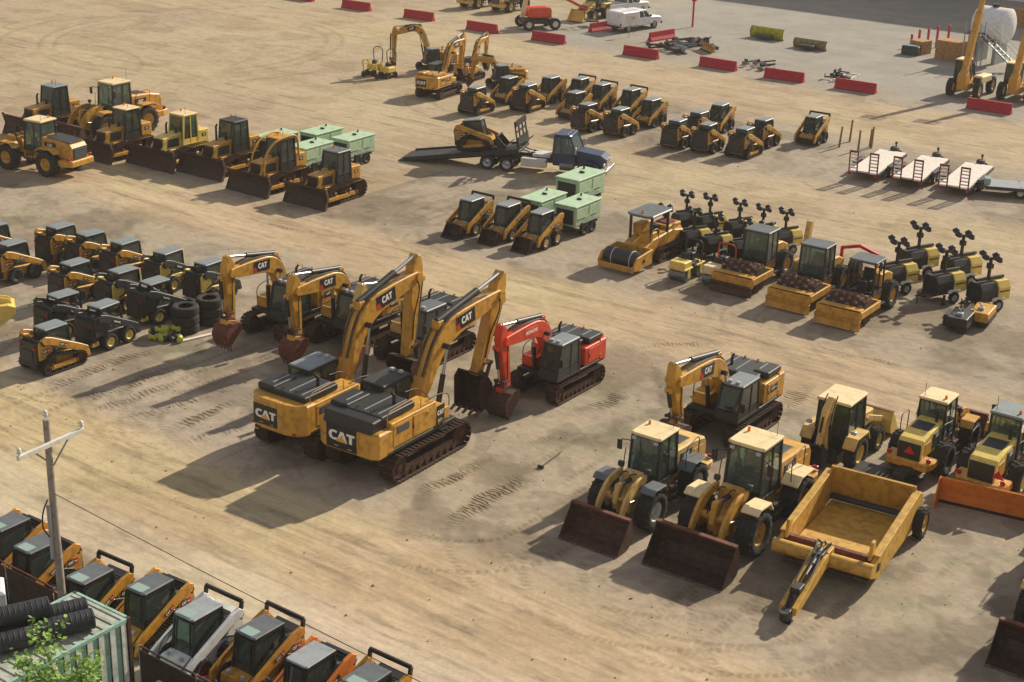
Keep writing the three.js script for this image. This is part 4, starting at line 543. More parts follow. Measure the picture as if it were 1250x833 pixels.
function lightTower() {
  const g = G(), sec = h => [[-0.62, 0.55], [0.62, 0.55], [0.62, 1.2], [0.4, 1.52], [-0.4, 1.52], [-0.62, 1.2]];
  const ex = (x0, x1, inset) => { const s = new THREE.Shape(sec().map(p => new THREE.Vector2(p[0] * inset, 0.55 + (p[1] - 0.55) * inset))); const e = new THREE.ExtrudeGeometry(s, { depth: x1 - x0, bevelEnabled: true, bevelSize: 0.03, bevelThickness: 0.03, bevelOffset: -0.03, bevelSegments: 1 }); e.rotateY(Math.PI / 2); e.translate(x0, 0, 0); return e; };
  C().add(ex(-0.95, 0.14, 0.94)).mesh('generator_body', M.black, g); C().add(ex(0.2, 0.95, 1)).mesh('hood', M.lemon, g);
  C().box(0.55, 1.02, 0.635, 0.7, 0.06, 0.02).mesh('hood_trim', M.black, g); C().box(-0.96, 1.0, 0, 0.03, 0.5, 0.7).mesh('control_panel', M.charcoal, g);
  C().box(-0.1, 0.5, 0, 2.0, 0.12, 0.9, 0.02).mesh('frame', M.black, g);
  for (const z of [-1, 1]) { wheel(g, 0.1, 0.32, z * 0.72, 0.32, 0.2, 0.18, M.greyLight, 12); C().prism([[-0.3, 0.62], [-0.2, 0.74], [0.4, 0.74], [0.5, 0.62], [0.42, 0.62], [0.34, 0.69], [-0.14, 0.69], [-0.22, 0.62]], z > 0 ? 0.62 : -0.84, z > 0 ? 0.84 : -0.62, 0.008).mesh('fender', M.whiteDirty, g); C().box(-0.6, 0.3, z * 0.75, 0.1, 0.5, 0.1).box(-0.6, 0.04, z * 0.75, 0.24, 0.04, 0.24).mesh('stabilizer', M.black, g); }
  C().bar([-0.9, 0.5, 0.3], [-1.9, 0.45, 0], 0.08).bar([-0.9, 0.5, -0.3], [-1.9, 0.45, 0], 0.08).mesh('tow_bar', M.black, g); C().cyl([-1.75, 0.03, 0], [-1.75, 0.7, 0], 0.035, 0.035, 8).mesh('jack', M.charcoal, g);
  C().box(0, 1.62, 0, 1.9, 0.14, 0.14).mesh('folded_mast', M.charcoal, g);
  const m = C().box(-0.1, 2.1, 0, 0.14, 1.2, 0.14, 0.02).box(-0.1, 2.3, 0, 0.3, 0.3, 0.3, 0.05).box(-0.1, 2.72, 0, 0.08, 0.08, 1.2, 0.01).box(-0.1, 2.72, 0, 0.7, 0.08, 0.08, 0.01).mesh('mast', M.black, g);
  for (const [x, z] of [[-0.1, -0.58], [-0.1, 0.58], [0.26, 0], [-0.46, 0]]) { const h = C().lathe([[0.001, 0.12], [0.1, 0.1], [0.2, -0.06], [0.22, -0.1], [0.18, -0.1]], [x, 2.86, z], [0.5, 0, 0], 12).mesh('lamp_head', M.black, m); C().lathe([[0.001, 0.01], [0.17, 0.01], [0.17, 0], [0.001, 0]], [x, 2.78, z - 0.045], [0.5, 0, 0], 12).mesh('lamp_lens', M.lampGlass, h); }
  return g;
}
M.drumDark = mat('#4a3a30', 0.7, { map: rustTex }); M.padSteel = mat('#9c876f', 0.6, { metalness: 0.15, map: rustTex });
function roller(o = {}) {
  const { paint = M.yellow, open = false, bladeM = M.yellow } = o; const g = G();
  for (const z of [-1, 1]) { wheel(g, -1.5, 0.75, z * 0.8, 0.75, 0.52, 0.36, paint, 14); }
  C().prism([[-2.4, 0.95], [-0.75, 0.95], [-0.75, 1.95], [-1.7, 1.9], [-2.4, 1.6]], -0.55, 0.55, 0.06).mesh('engine_hood', paint, g); C().box(-2.42, 1.28, 0, 0.04, 0.5, 0.85, 0.01).mesh('rear_grille', M.black, g);
  C().cyl([-1.3, 1.85, -0.3], [-1.3, 2.35, -0.3], 0.06, 0.05, 8).mesh('exhaust_pipe', M.black, g);
  C().box(-0.4, 0.9, 0, 1.6, 0.4, 1.3, 0.04).mesh('rear_frame', paint, g);
  cab(g, { p: [[-0.72, 1.15], [0.5, 1.15], [0.42, 2.78], [-0.72, 2.78]], w: 1.4, wt: 1.34, post: 0.08, m: M.black, roof: M.grey, glass: M.glass, sill: 0.08, mid: 0.5, over: 0.12, open });
  const F = C(); for (const z of [-1, 1]) F.box(1.75, 0.85, z * 1.15, 2.3, 0.36, 0.12, 0.02); F.box(2.88, 0.78, 0, 0.14, 0.42, 2.4, 0.02).box(0.62, 0.85, 0, 0.16, 0.4, 2.4, 0.02).box(2.62, 1.06, 0, 0.46, 0.06, 2.2, 0.02); F.mesh('drum_frame', paint, g);
  const d = C(); d.cyl([1.72, 0.75, -1.04], [1.72, 0.75, 1.04], 0.63, 0.63, 28); const dm = d.mesh('drum', M.drumDark, g); const f = C();
  for (let r = 0; r < 6; r++) for (let i = 0; i < 12; i++) { const a = (i + (r % 2) * 0.5) / 12 * 6.283, z = -0.88 + r * 0.352; const b = new THREE.BoxGeometry(0.2, 0.13, 0.17); b.translate(0.69, 0, z); b.rotateZ(a); f.add(b, [1.72, 0.75, 0]); } const fm = f.mesh('drum_pads', M.padSteel, dm); fm.userData.kind = 'stuff';
  C().prism([[3.0, 0.08], [3.1, 0.08], [3.02, 0.35], [3.1, 0.62], [3.0, 0.62], [2.94, 0.35]], -1.22, 1.22, 0.015).mesh('levelling_blade', bladeM, g);
  for (const z of [-0.6, 0.6]) ram(g, [2.7, 0.95, z], [3.0, 0.4, z], 0.05, 0.6, M.black);
  for (const z of [-1, 1]) C().box(-0.1, 0.7, z * 0.95, 0.5, 0.05, 0.3).mesh('step', M.black, g); return g;
}
function smallRoller(o = {}) {
  const { paint = M.lemon } = o, g = G();
  for (const x of [-0.65, 0.65]) { const d = C().cyl([x, 0.36, -0.5], [x, 0.36, 0.5], 0.36, 0.36, 20).mesh('drum', M.steel, g); C().box(x, 0.74, 0, 0.86, 0.1, 1.1, 0.02).box(x, 0.5, 0.54, 0.2, 0.5, 0.06).box(x, 0.5, -0.54, 0.2, 0.5, 0.06).mesh('drum_frame', paint, g); }
  C().box(0.65, 0.95, 0, 0.8, 0.36, 0.95, 0.06).mesh('engine_hood', paint, g); C().box(-0.2, 0.86, 0, 0.8, 0.16, 0.9, 0.03).mesh('platform', M.charcoal, g); C().box(-0.4, 1.15, 0, 0.4, 0.4, 0.45, 0.05).mesh('seat', M.black, g); C().box(0.15, 1.2, 0, 0.16, 0.4, 0.5, 0.03).mesh('console', M.black, g);
  C().tube([[-0.75, 0.8, -0.48], [-0.75, 1.9, -0.45], [-0.75, 1.96, 0], [-0.75, 1.9, 0.45], [-0.75, 0.8, 0.48]], 0.04).mesh('roll_bar', o.bar || M.charcoal, g); return g;
}
function roadMachine() {                         // self-propelled sweeper-spreader under a canopy
  const g = G(), P = M.yellow;
  C().prism([[-3.2, 0.55], [1.0, 0.45], [1.0, 1.1], [0.2, 1.35], [-1.8, 1.5], [-3.2, 1.2]], -0.75, 0.75, 0.05).mesh('body', P, g);
  for (const z of [-1, 1]) { track(g, [[-2.7, 0.34, 0.34], [-0.2, 0.34, 0.34]], z * 0.95, 0.34, { pitch: 0.16, frameH: 0.24, rollers: 5 }); C().prism([[1.0, 0.3], [2.75, 0.22], [2.9, 0.5], [2.55, 0.95], [1.0, 1.1]], z > 0 ? 1.05 : -1.17, z > 0 ? 1.17 : -1.05, 0.02).mesh('side_plate', P, g); C().lathe([[0.001, 0.02], [0.11, 0.02], [0.11, 0], [0.001, 0]], [1.9, 0.65, z * 1.175], [z * Math.PI / 2, 0, 0], 12).mesh('hub_cap', M.black, g); }
  const d = C().cyl([2.05, 0.62, -1.04], [2.05, 0.62, 1.04], 0.48, 0.48, 24).mesh('rotor', M.charcoal, g); for (const z of [-0.6, 0.55]) C().add(new THREE.TorusGeometry(0.49, 0.025, 6, 28), [2.05, 0.62, z]).mesh('strap', M.whiteDirty, d);
  C().box(2.85, 0.32, 0, 0.12, 0.3, 2.2, 0.02).box(1.02, 0.8, 0, 0.1, 0.6, 2.3, 0.02).mesh('rotor_frame', P, g);
  C().box(0.2, 1.45, -0.35, 1.0, 0.5, 0.6, 0.05).mesh('console', P, g); C().box(-0.5, 1.75, 0.4, 1.3, 0.6, 0.55, 0.06).mesh('tank', P, g); C().box(-0.6, 1.7, -0.3, 0.45, 0.5, 0.45, 0.05).mesh('seat', M.black, g); C().box(-2.3, 1.55, 0, 1.4, 0.25, 1.2, 0.05).mesh('engine_cover', P, g); C().box(-2.3, 1.72, 0, 0.8, 0.05, 0.8).mesh('vent', M.maroon, g);
  for (const [x, z] of [[0.4, -0.66], [0.4, 0.66], [-1.35, -0.66], [-1.35, 0.66]]) C().bar([x, 1.2, z], [x, 2.63, z], 0.12).mesh('canopy_post', M.black, g);
  C().prismY([[-1.5, -0.82], [0.55, -0.82], [0.78, -0.55], [0.78, 0.55], [0.55, 0.82], [-1.5, 0.82], [-1.7, 0.6], [-1.7, -0.6]], 2.62, 2.76, 0.05).mesh('canopy', M.grey, g); C().cyl([0.3, 2.76, 0], [0.3, 2.94, 0], 0.06, 0.05, 8).mesh('beacon', M.amber, g);
  C().tube([[0.9, 0.9, -1.0], [0.9, 2.0, -1.0], [0.2, 2.0, -1.0], [0.2, 1.1, -1.0]], 0.025).tube([[0.9, 1.5, -1.0], [0.2, 1.5, -1.0]], 0.02).mesh('handrail', P, g); return g;
}
// ---------------------------------------------------------------- vehicles
function truckWheel(g, x, z, dual) { wheel(g, x, 0.5, z, 0.5, dual ? 0.5 : 0.3, 0.3, M.chrome, 18); }
function tiltTruck() {
  const g = G();                                   // +x forward, front bumper near x = 4.3
  for (const z of [-1, 1]) { truckWheel(g, 3.1, z * 1.0, false); truckWheel(g, -2.4, z * 0.92, true); truckWheel(g, -3.75, z * 0.92, true); C().box(-0.3, 0.88, z * 0.42, 8.2, 0.26, 0.1, 0.01).mesh('frame_rail', M.black, g); C().box(-0.6, 0.75, z * 0.85, 1.7, 0.55, 0.45, 0.04).mesh('toolbox', M.whiteDirty, g); C().cyl([1.2, 0.72, z * 0.85], [2.1, 0.72, z * 0.85], 0.3, 0.3, 14).mesh('fuel_tank', M.steel, g); C().prism([[2.4, 0.7], [2.5, 1.05], [3.1, 1.2], [3.7, 1.05], [3.8, 0.7], [3.72, 0.7], [3.6, 0.98], [3.1, 1.1], [2.6, 0.98], [2.48, 0.7]], z > 0 ? 0.82 : -1.2, z > 0 ? 1.2 : -0.82, 0.02).mesh('fender', M.navy, g); C().box(4.12, 1.02, z * 0.85, 0.12, 0.24, 0.34, 0.05).mesh('head_lamp', M.lampGlass, g); C().box(2.3, 1.9, z * 1.32, 0.1, 0.45, 0.22, 0.03).bar([2.25, 2.0, z * 1.05], [2.3, 2.0, z * 1.3], 0.03).mesh('mirror', M.chrome, g); }
  C().prism([[2.15, 0.75], [4.1, 0.75], [4.18, 1.35], [3.85, 1.58], [2.15, 1.78]], -0.78, 0.78, 0.1).mesh('bonnet', M.navy, g); C().box(4.19, 1.08, 0, 0.06, 0.5, 0.85, 0.02).mesh('grille', M.chrome, g); C().box(4.3, 0.6, 0, 0.18, 0.28, 2.3, 0.05).mesh('bumper', M.chrome, g);
  C().box(1.45, 1.1, 0, 1.5, 0.75, 2.1, 0.06).mesh('cab_body', M.navy, g);
  cab(g, { p: [[0.72, 1.45], [2.3, 1.55], [1.85, 2.6], [0.78, 2.62]], w: 2.06, wt: 1.85, post: 0.1, m: M.navy, roof: M.navy, glass: M.glassClear, sill: 0.02, mid: 0.35, over: 0.03, roofT: 0.14 });
  C().slab([[0.7, 1.45, -1.0], [0.7, 1.45, 1.0], [0.76, 2.62, 0.9], [0.76, 2.62, -0.9]], 0.06).mesh('cab_back', M.navy, g);
  for (let i = 0; i < 5; i++) C().box(1.6, 2.8, -0.7 + i * 0.35, 0.1, 0.07, 0.12, 0.02).mesh('marker_lamp', M.lampGlass, g);
  C().box(-0.2, 1.15, 0, 1.2, 0.2, 1.1, 0.03).mesh('deck_plate', M.whiteDirty, g);
  for (const z of [-0.3, 0.3]) ram(g, [0.1, 1.0, z], [-1.75, 1.45, z], 0.09, 0.55, M.black);
  // bed slid back, tail on the ground
  const bed = G(); bed.name = 'tilt_bed'; bed.position.set(-1.55, 1.5, 0); bed.rotation.z = 0.165; g.add(bed);
  C().box(-4.1, -0.06, 0, 8.2, 0.16, 2.5, 0.02).mesh('bed_deck', M.charcoal, bed); C().prism([[-8.2, -0.14], [-9.0, -0.2], [-8.2, 0.02]].reverse(), -1.25, 1.25, 0.005).mesh('bed_tail', M.charcoal, bed);
  for (const z of [-1, 1]) { C().box(-4.1, 0.07, z * 1.22, 8.1, 0.12, 0.1, 0.02).mesh('bed_rail', M.black, bed); C().box(-4.0, -0.25, z * 0.5, 7.5, 0.24, 0.14, 0.02).mesh('bed_beam', M.black, bed); }
  const hb = C(); for (const z of [-1.15, -0.4, 0.4, 1.15]) hb.box(-0.05, 0.95, z, 0.08, 1.9, 0.1); for (const y of [0.25, 0.7, 1.2, 1.85]) hb.box(-0.05, y, 0, 0.06, 0.1, 2.3); hb.mesh('headboard', M.black, bed);
  for (const [y, hh] of [[0.5, 0.7], [1.72, 0.3]]) C().box(0.03, y, 0, 0.05, hh, 2.35).mesh('headboard_plate', M.black, bed); C().bar([-1.2, 0.2, 1.1], [-0.2, 0.8, 1.1], 0.06).mesh('brace', M.black, bed);
  C().prism([[0.1, 0.3], [0.5, 0.5], [0.5, 0.56], [0.1, 0.4]], -0.9, 0.9, 0.01).mesh('winch_guard', M.black, bed);
  C().bar([0.3, 0.9, 0.95], [2.4, 1.0, 0.95], 0.1, 0.14).mesh('stowed_bar', M.rust, g); return g;
}
function pickup(o = {}) {
  const { body = M.white, capBox = true, text = true } = o, g = G();
  for (const x of [-1.9, 1.95]) for (const z of [-1, 1]) wheel(g, x, 0.4, z * 0.85, 0.4, 0.28, 0.24, M.greyLight, 16);
  C().box(0.0, 0.55, 0, 5.6, 0.2, 1.3, 0.03).mesh('frame', M.black, g);
  C().prism([[1.1, 0.55], [2.95, 0.5], [3.0, 1.05], [2.7, 1.22], [1.1, 1.3]], -0.98, 0.98, 0.09).mesh('bonnet', body, g); C().box(3.0, 0.85, 0, 0.06, 0.35, 1.3, 0.02).mesh('grille', M.black, g); C().box(3.05, 0.55, 0, 0.16, 0.22, 1.95, 0.04).mesh('bumper', M.black, g);
  C().prism([[-0.45, 0.5], [1.2, 0.5], [1.2, 1.25], [-0.45, 1.28]], -0.99, 0.99, 0.06).mesh('cab_body', body, g);
  cab(g, { p: [[-0.45, 1.22], [1.3, 1.22], [0.7, 1.88], [-0.35, 1.9]], w: 1.9, wt: 1.66, post: 0.09, m: body, roof: body, glass: M.glassDark, sill: 0.02, mid: 0.5, over: 0.02, roofT: 0.08, seat: false });
  if (capBox) { C().prism([[-3.1, 0.6], [-0.55, 0.6], [-0.55, 2.0], [-2.9, 2.02], [-3.1, 1.9]], -1.08, 1.08, 0.08).mesh('service_body', body, g); for (const z of [-1, 1]) { C().bar([-2.8, 2.12, z * 0.8], [-0.8, 2.12, z * 0.8], 0.05).mesh('roof_rail', body, g); if (text) plate('lettering', logoVan(), g, 1.5, 0.55, [-1.75, 1.4, z * 1.088], z > 0 ? RIGHT : LEFT); } C().box(-3.12, 1.35, 0, 0.04, 1.1, 1.7, 0.02).mesh('rear_door', body, g); C().box(-3.2, 0.62, 0, 0.3, 0.14, 2.0, 0.03).mesh('rear_bumper', M.black, g); for (const z of [-1, 1]) C().box(-3.12, 0.85, z * 0.97, 0.05, 0.24, 0.14).mesh('tail_lamp', M.redLens, g); }
  else { const c = C(); c.box(-1.8, 0.7, 0, 2.5, 0.1, 1.9, 0.02); for (const z of [-1, 1]) c.box(-1.8, 1.0, z * 0.95, 2.5, 0.6, 0.08, 0.02); c.box(-3.05, 1.0, 0, 0.08, 0.6, 1.9, 0.02); c.mesh('truck_bed', body, g); }
  for (const z of [-1, 1]) C().box(1.15, 1.4, z * 1.1, 0.12, 0.22, 0.2, 0.03).mesh('mirror', M.black, g); return g;
}
function boomLift() {
  const g = G(); for (const x of [-1.1, 1.1]) for (const z of [-1, 1]) wheel(g, x, 0.45, z * 0.95, 0.45, 0.35, 0.24, M.whiteDirty, 14);
  C().box(0, 0.6, 0, 2.6, 0.36, 1.3, 0.05).mesh('chassis', M.black, g); C().box(0, 1.25, 0.35, 1.9, 0.8, 0.75, 0.2).box(0, 1.25, -0.45, 1.9, 0.8, 0.65, 0.2).mesh('turret', M.exRed, g); C().cyl([0, 0.7, 0], [0, 0.95, 0], 0.5, 0.5, 16).mesh('turntable', M.black, g);
  C().prism([[-1.5, 0.9], [-1.15, 0.9], [-0.85, 2.4], [-1.15, 2.5]], -0.14, 0.14, 0.03).mesh('riser', M.cream, g); C().bar([-1.1, 2.4, 0], [2.2, 2.3, 0], 0.26, 0.26).mesh('main_boom', M.cream, g); C().bar([2.1, 2.32, 0], [4.2, 1.3, 0], 0.2, 0.2).mesh('jib', M.exRed, g);
  const b = C(); for (const y of [0.5, 1.0, 1.5]) { b.tube([[4.2, y, -0.6], [4.9, y, -0.6], [4.9, y, 0.6], [4.2, y, 0.6], [4.2, y, -0.6]], 0.025); } for (const [x, z] of [[4.2, -0.6], [4.9, -0.6], [4.9, 0.6], [4.2, 0.6]]) b.bar([x, 0.45, z], [x, 1.5, z], 0.04); b.box(4.55, 0.45, 0, 0.75, 0.05, 1.25); b.mesh('basket', M.charcoal, g); return g;
}
function telehandler() {
  const g = G(), P = M.yellow; for (const x of [-1.35, 1.4]) for (const z of [-1, 1]) wheel(g, x, 0.62, z * 0.98, 0.62, 0.42, 0.32, M.cream, 16);
  C().box(0, 0.8, 0, 4.0, 0.45, 0.8, 0.05).mesh('chassis', P, g); C().prism([[-1.3, 1.0], [1.0, 1.0], [0.9, 1.5], [-1.1, 1.6]], 0.45, 1.15, 0.08).mesh('engine_cover', M.cream, g); C().box(-1.26, 1.28, 0.8, 0.05, 0.4, 0.55).mesh('radiator_grille', M.charcoal, g);
  cab(g, { p: [[-0.6, 1.0], [0.8, 1.0], [0.6, 2.4], [-0.5, 2.4]], zc: -0.72, w: 0.85, wt: 0.8, post: 0.07, m: M.black, roof: M.cream, glass: M.glassDark, sill: 0.2, over: 0.08 });
  C().prism([[-2.2, 0.7], [-1.4, 0.7], [-1.3, 1.6], [-1.7, 2.0], [-2.25, 1.7]], -0.32, 0.32, 0.05).mesh('boom_tower', P, g);
  const a = 70 * D2R, D = (s, h = 0) => [-1.85 + Math.cos(a) * s - Math.sin(a) * h, 1.6 + Math.sin(a) * s + Math.cos(a) * h, 0];
  C().bar(D(-0.5), D(4.6), 0.42, 0.42).mesh('boom', P, g); C().bar(D(4.55), D(5.9), 0.32, 0.32).mesh('inner_boom', P, g); C().bar(D(5.9), D(6.5, -0.25), 0.24, 0.24).mesh('boom_head', M.charcoal, g);
  for (const z of [-0.16, 0.16]) ram(g, [0.1, 1.0, z], [...D(2.2).slice(0, 2), z], 0.09, 0.5, M.charcoal);
  const c = C(); for (const h of [0, 0.45]) c.box(...D(6.6, -0.3 - h).map((v, i) => v), 0.08, 0.1, 1.5); for (const z of [-0.7, -0.25, 0.25, 0.7]) c.bar([...D(6.6, -0.2).slice(0, 2), z], [...D(6.6, -1.0).slice(0, 2), z], 0.07); c.mesh('carriage', M.charcoal, g); for (const z of [-0.4, 0.4]) C().bar([...D(6.55, -0.9).slice(0, 2), z], [...D(7.6, -0.9).slice(0, 2), z], 0.06, 0.12).mesh('fork', M.charcoal, g); return g;
}
function flatTrailer() {
  const g = G(); C().box(0, 0.66, 0, 6.6, 0.08, 1.9, 0.01).mesh('deck', M.deck, g);
  for (let i = 0; i < 11; i++) C().box(-3.0 + i * 0.6, 0.712, 0, 0.57, 0.03, 1.86, 0.008).mesh('plank', M.deck, g);
  for (const z of [-1, 1]) { C().box(0, 0.58, z * 0.98, 6.7, 0.2, 0.08, 0.01).mesh('side_rail', M.charcoal, g); for (const x of [-1.1, -0.25]) wheel(g, x, 0.38, z * 1.16, 0.38, 0.24, 0.2, M.whiteDirty, 12); C().prism([[-1.65, 0.72], [-1.5, 0.86], [0.15, 0.86], [0.3, 0.72], [0.2, 0.72], [0.1, 0.8], [-1.45, 0.8], [-1.55, 0.72]], z > 0 ? 1.03 : -1.32, z > 0 ? 1.32 : -1.03, 0.01).mesh('fender', M.charcoal, g); const r = C(); for (const dz of [-0.27, 0.27]) r.bar([-3.38, 0.55, z * 0.68 + dz], [-3.5, 2.0, z * 0.68 + dz], 0.08); r.box(-3.5, 2.02, z * 0.68, 0.08, 0.12, 0.62); const rm = r.mesh('ramp', M.maroon, g); for (let i = 0; i < 6; i++) C().box(-3.4 - i * 0.02, 0.68 + i * 0.23, z * 0.68, 0.07, 0.1, 0.46).mesh('rung', M.whiteDirty, rm); C().bar([3.3, 0.58, z * 0.8], [4.6, 0.55, 0.0], 0.1).mesh('tongue_bar', M.charcoal, g); C().box(-3.42, 0.5, z * 0.9, 0.06, 0.12, 0.2).mesh('tail_lamp', M.redLens, g); }
  C().cyl([4.0, 0.03, 0], [4.0, 1.15, 0], 0.05, 0.05, 8).box(4.0, 1.15, 0, 0.2, 0.2, 0.14, 0.03).mesh('jack', M.black, g); C().box(3.7, 0.78, 0, 0.5, 0.3, 0.5, 0.03).mesh('tongue_box', M.charcoal, g); return g;
}
function tilterTrailer() {
  const g = G(); C().box(0, 0.66, 0, 5.4, 0.1, 2.0, 0.01).mesh('deck', M.greyLight, g); for (const z of [-1, 1]) { C().box(0, 0.6, z * 1.03, 5.5, 0.22, 0.08, 0.01).mesh('side_rail', M.charcoal, g); for (const x of [-0.5, 0.4]) wheel(g, x, 0.36, z * 0.8, 0.36, 0.22, 0.2, M.whiteDirty, 12); } C().box(-2.6, 0.85, 0.3, 0.4, 0.5, 0.8, 0.04).mesh('toolbox', M.teal, g); C().bar([-2.7, 0.55, 0.6], [-3.9, 0.5, 0], 0.1).bar([-2.7, 0.55, -0.6], [-3.9, 0.5, 0], 0.1).mesh('tow_bar', M.black, g); return g;
}
// ---------------------------------------------------------------- yard furniture and attachments
function barrier(L = 3.6) { const g = G(), e = C(); const s = new THREE.Shape([[-0.3, 0], [0.3, 0], [0.3, 0.12], [0.14, 0.38], [0.09, 0.86], [-0.09, 0.86], [-0.14, 0.38], [-0.3, 0.12]].map(p => new THREE.Vector2(...p))); const x = new THREE.ExtrudeGeometry(s, { depth: L - 0.06, bevelEnabled: true, bevelSize: 0.02, bevelThickness: 0.03, bevelOffset: -0.02, bevelSegments: 1 }); x.rotateY(Math.PI / 2); x.translate(-L / 2 + 0.03, 0, 0); e.add(x); return e.mesh('barrier', M.barrier); }
function plow(m, w, h) { const g = G(); const bp = []; for (let i = 0; i <= 8; i++) { const a = -1.0 + i * 0.25; bp.push([0.6 - Math.cos(a) * 0.6, h / 2 + Math.sin(a) * h * 0.58]); } C().prism(ribbon(bp, bp.map(() => 0.05)), -w / 2, w / 2, 0.01).mesh('moldboard', m, g); for (let i = 0; i < 6; i++) C().prism([[-0.05, 0.1], [0.05, 0.1], [0.05, h], [-0.12, h * 0.6]].reverse(), -w / 2 + 0.1 + i * (w - 0.2) / 5 - 0.03, -w / 2 + 0.1 + i * (w - 0.2) / 5 + 0.03, 0.006).mesh('rib', m, g); C().box(-0.5, 0.35, 0, 0.7, 0.3, w * 0.45, 0.04).mesh('mount', M.charcoal, g); C().box(0.28, 0.06, 0, 0.05, 0.12, w * 0.98).mesh('cutting_edge', M.rust, g); return g; }
function pusher(w) { const g = G(); C().prism([[0, 0.05], [0.06, 0.05], [0.02, 0.5], [0.12, 1.05], [0.04, 1.08], [-0.08, 0.5]], -w / 2, w / 2, 0.012).mesh('moldboard', M.orangePlow, g); for (const z of [-1, 1]) C().prism([[-0.02, 0.02], [0.75, 0.02], [0.75, 0.3], [0.3, 1.0], [0.0, 1.08]], z > 0 ? w / 2 + 0.002 : -w / 2 - 0.052, z > 0 ? w / 2 + 0.052 : -w / 2 - 0.002, 0.01).mesh('end_plate', M.orangePlow, g); C().box(0.04, 0.06, 0, 0.06, 0.12, w * 0.99).mesh('cutting_edge', M.black, g); for (let i = 0; i < 4; i++) C().box(-0.12, 0.55, -w / 2 + 0.3 + i * (w - 0.6) / 3, 0.14, 0.8, 0.06).mesh('rib', M.orangePlow, g); return g; }
function sweeper(m) { const g = G(); C().box(0, 0.55, 0, 1.0, 0.5, 1.7, 0.06).mesh('hood', m, g); C().cyl([0.25, 0.32, -0.8], [0.25, 0.32, 0.8], 0.3, 0.3, 16).mesh('brush', M.black, g); C().box(-0.6, 0.45, 0, 0.3, 0.6, 1.0, 0.03).mesh('mount', M.black, g); C().box(0, 0.86, 0.3, 0.3, 0.16, 0.3, 0.03).mesh('motor', M.greyLight, g); C().tube([[-0.5, 0.7, -0.2], [-0.3, 1.05, -0.1], [0, 0.95, 0.2]], 0.03).mesh('hose', M.hose, g); return g; }
function tyreOnly(R, W) { return C().lathe([[R * 0.52, -W * 0.36], [R * 0.58, -W * 0.46], [R * 0.8, -W * 0.5], [R * 0.95, -W * 0.44], [R, -W * 0.32], [R, W * 0.32], [R * 0.95, W * 0.44], [R * 0.8, W * 0.5], [R * 0.58, W * 0.46], [R * 0.52, W * 0.36], [R * 0.62, W * 0.3], [R * 0.9, 0.0], [R * 0.62, -W * 0.3], [R * 0.52, -W * 0.36]], [0, 0, 0], [0, 0, 0], 32); }
function tankStation() {
  const g = G(); C().cyl([-1.3, 3.1, 0], [1.3, 3.1, 0], 1.45, 1.45, 32).mesh('tank_shell', M.white, g); for (const s of [-1, 1]) C().lathe([[0.001, 0.4], [0.7, 0.33], [1.2, 0.16], [1.45, 0]], [s * 1.3, 3.1, 0], [0, 0, -s * Math.PI / 2], 32).mesh('tank_end', M.white, g);
  for (const x of [-0.8, 0.8]) C().box(x, 0.9, 0, 0.3, 1.8, 2.2, 0.03).box(x, 1.85, 0, 0.34, 0.5, 2.4, 0.03).mesh('saddle', M.greyLight, g); C().cyl([0, 4.5, 0], [0, 4.8, 0], 0.3, 0.3, 16).mesh('hatch', M.black, g); C().cyl([-1.2, 4.3, 0.3], [-1.2, 6.2, 0.3], 0.06, 0.06, 8).mesh('vent_pipe', M.white, g); return g;
}
function stairs() {
  const g = G(), n = 10; for (const z of [-0.55, 0.55]) { C().bar([-0.2, 3.0, z], [3.6, 0.2, z], 0.08, 0.28).mesh('stringer', M.charcoal, g); C().tube([[-0.3, 4.0, z], [0.0, 3.95, z], [3.7, 1.2, z], [3.75, 0.3, z]], 0.035).mesh('handrail', M.white, g); for (let i = 0; i < 4; i++) C().bar([0.3 + i * 1.05, 2.65 - i * 0.78, z], [0.3 + i * 1.05, 3.7 - i * 0.78, z], 0.04).mesh('rail_post', M.white, g); }
  for (let i = 0; i < n; i++) C().box(0 + i * 0.38, 2.85 - i * 0.28, 0, 0.3, 0.04, 1.05, 0.006).mesh('tread', M.greyLight, g); C().box(-0.9, 3.0, 0, 1.5, 0.08, 1.2, 0.01).mesh('landing', M.charcoal, g); for (const [x, z] of [[-1.6, -0.55], [-1.6, 0.55], [-0.2, -0.55], [-0.2, 0.55]]) C().bar([x, 0, z], [x, 4.0, z], 0.08).mesh('post', M.greyLight, g); return g;
}
function crate(w, h, d) { const g = G(); const n = Math.round(h / 0.3); C().box(0, h / 2, 0, w - 0.06, h - 0.02, d - 0.06).mesh('core', M.woodGrey, g); for (let i = 0; i < n; i++) { const y = (i + 0.5) * h / n; for (const z of [-1, 1]) C().box(0, y, z * (d / 2 - 0.015), w, h / n - 0.025, 0.03, 0.005).mesh('board', M.wood, g); for (const x of [-1, 1]) C().box(x * (w / 2 - 0.015), y, 0, 0.03, h / n - 0.025, d - 0.08, 0.005).mesh('board', M.wood, g); } const m = Math.round(w / 0.35); for (let i = 0; i < m; i++) C().box(-w / 2 + (i + 0.5) * w / m, h + 0.01, 0, w / m - 0.02, 0.03, d, 0.005).mesh('lid_board', M.wood, g); return g; }
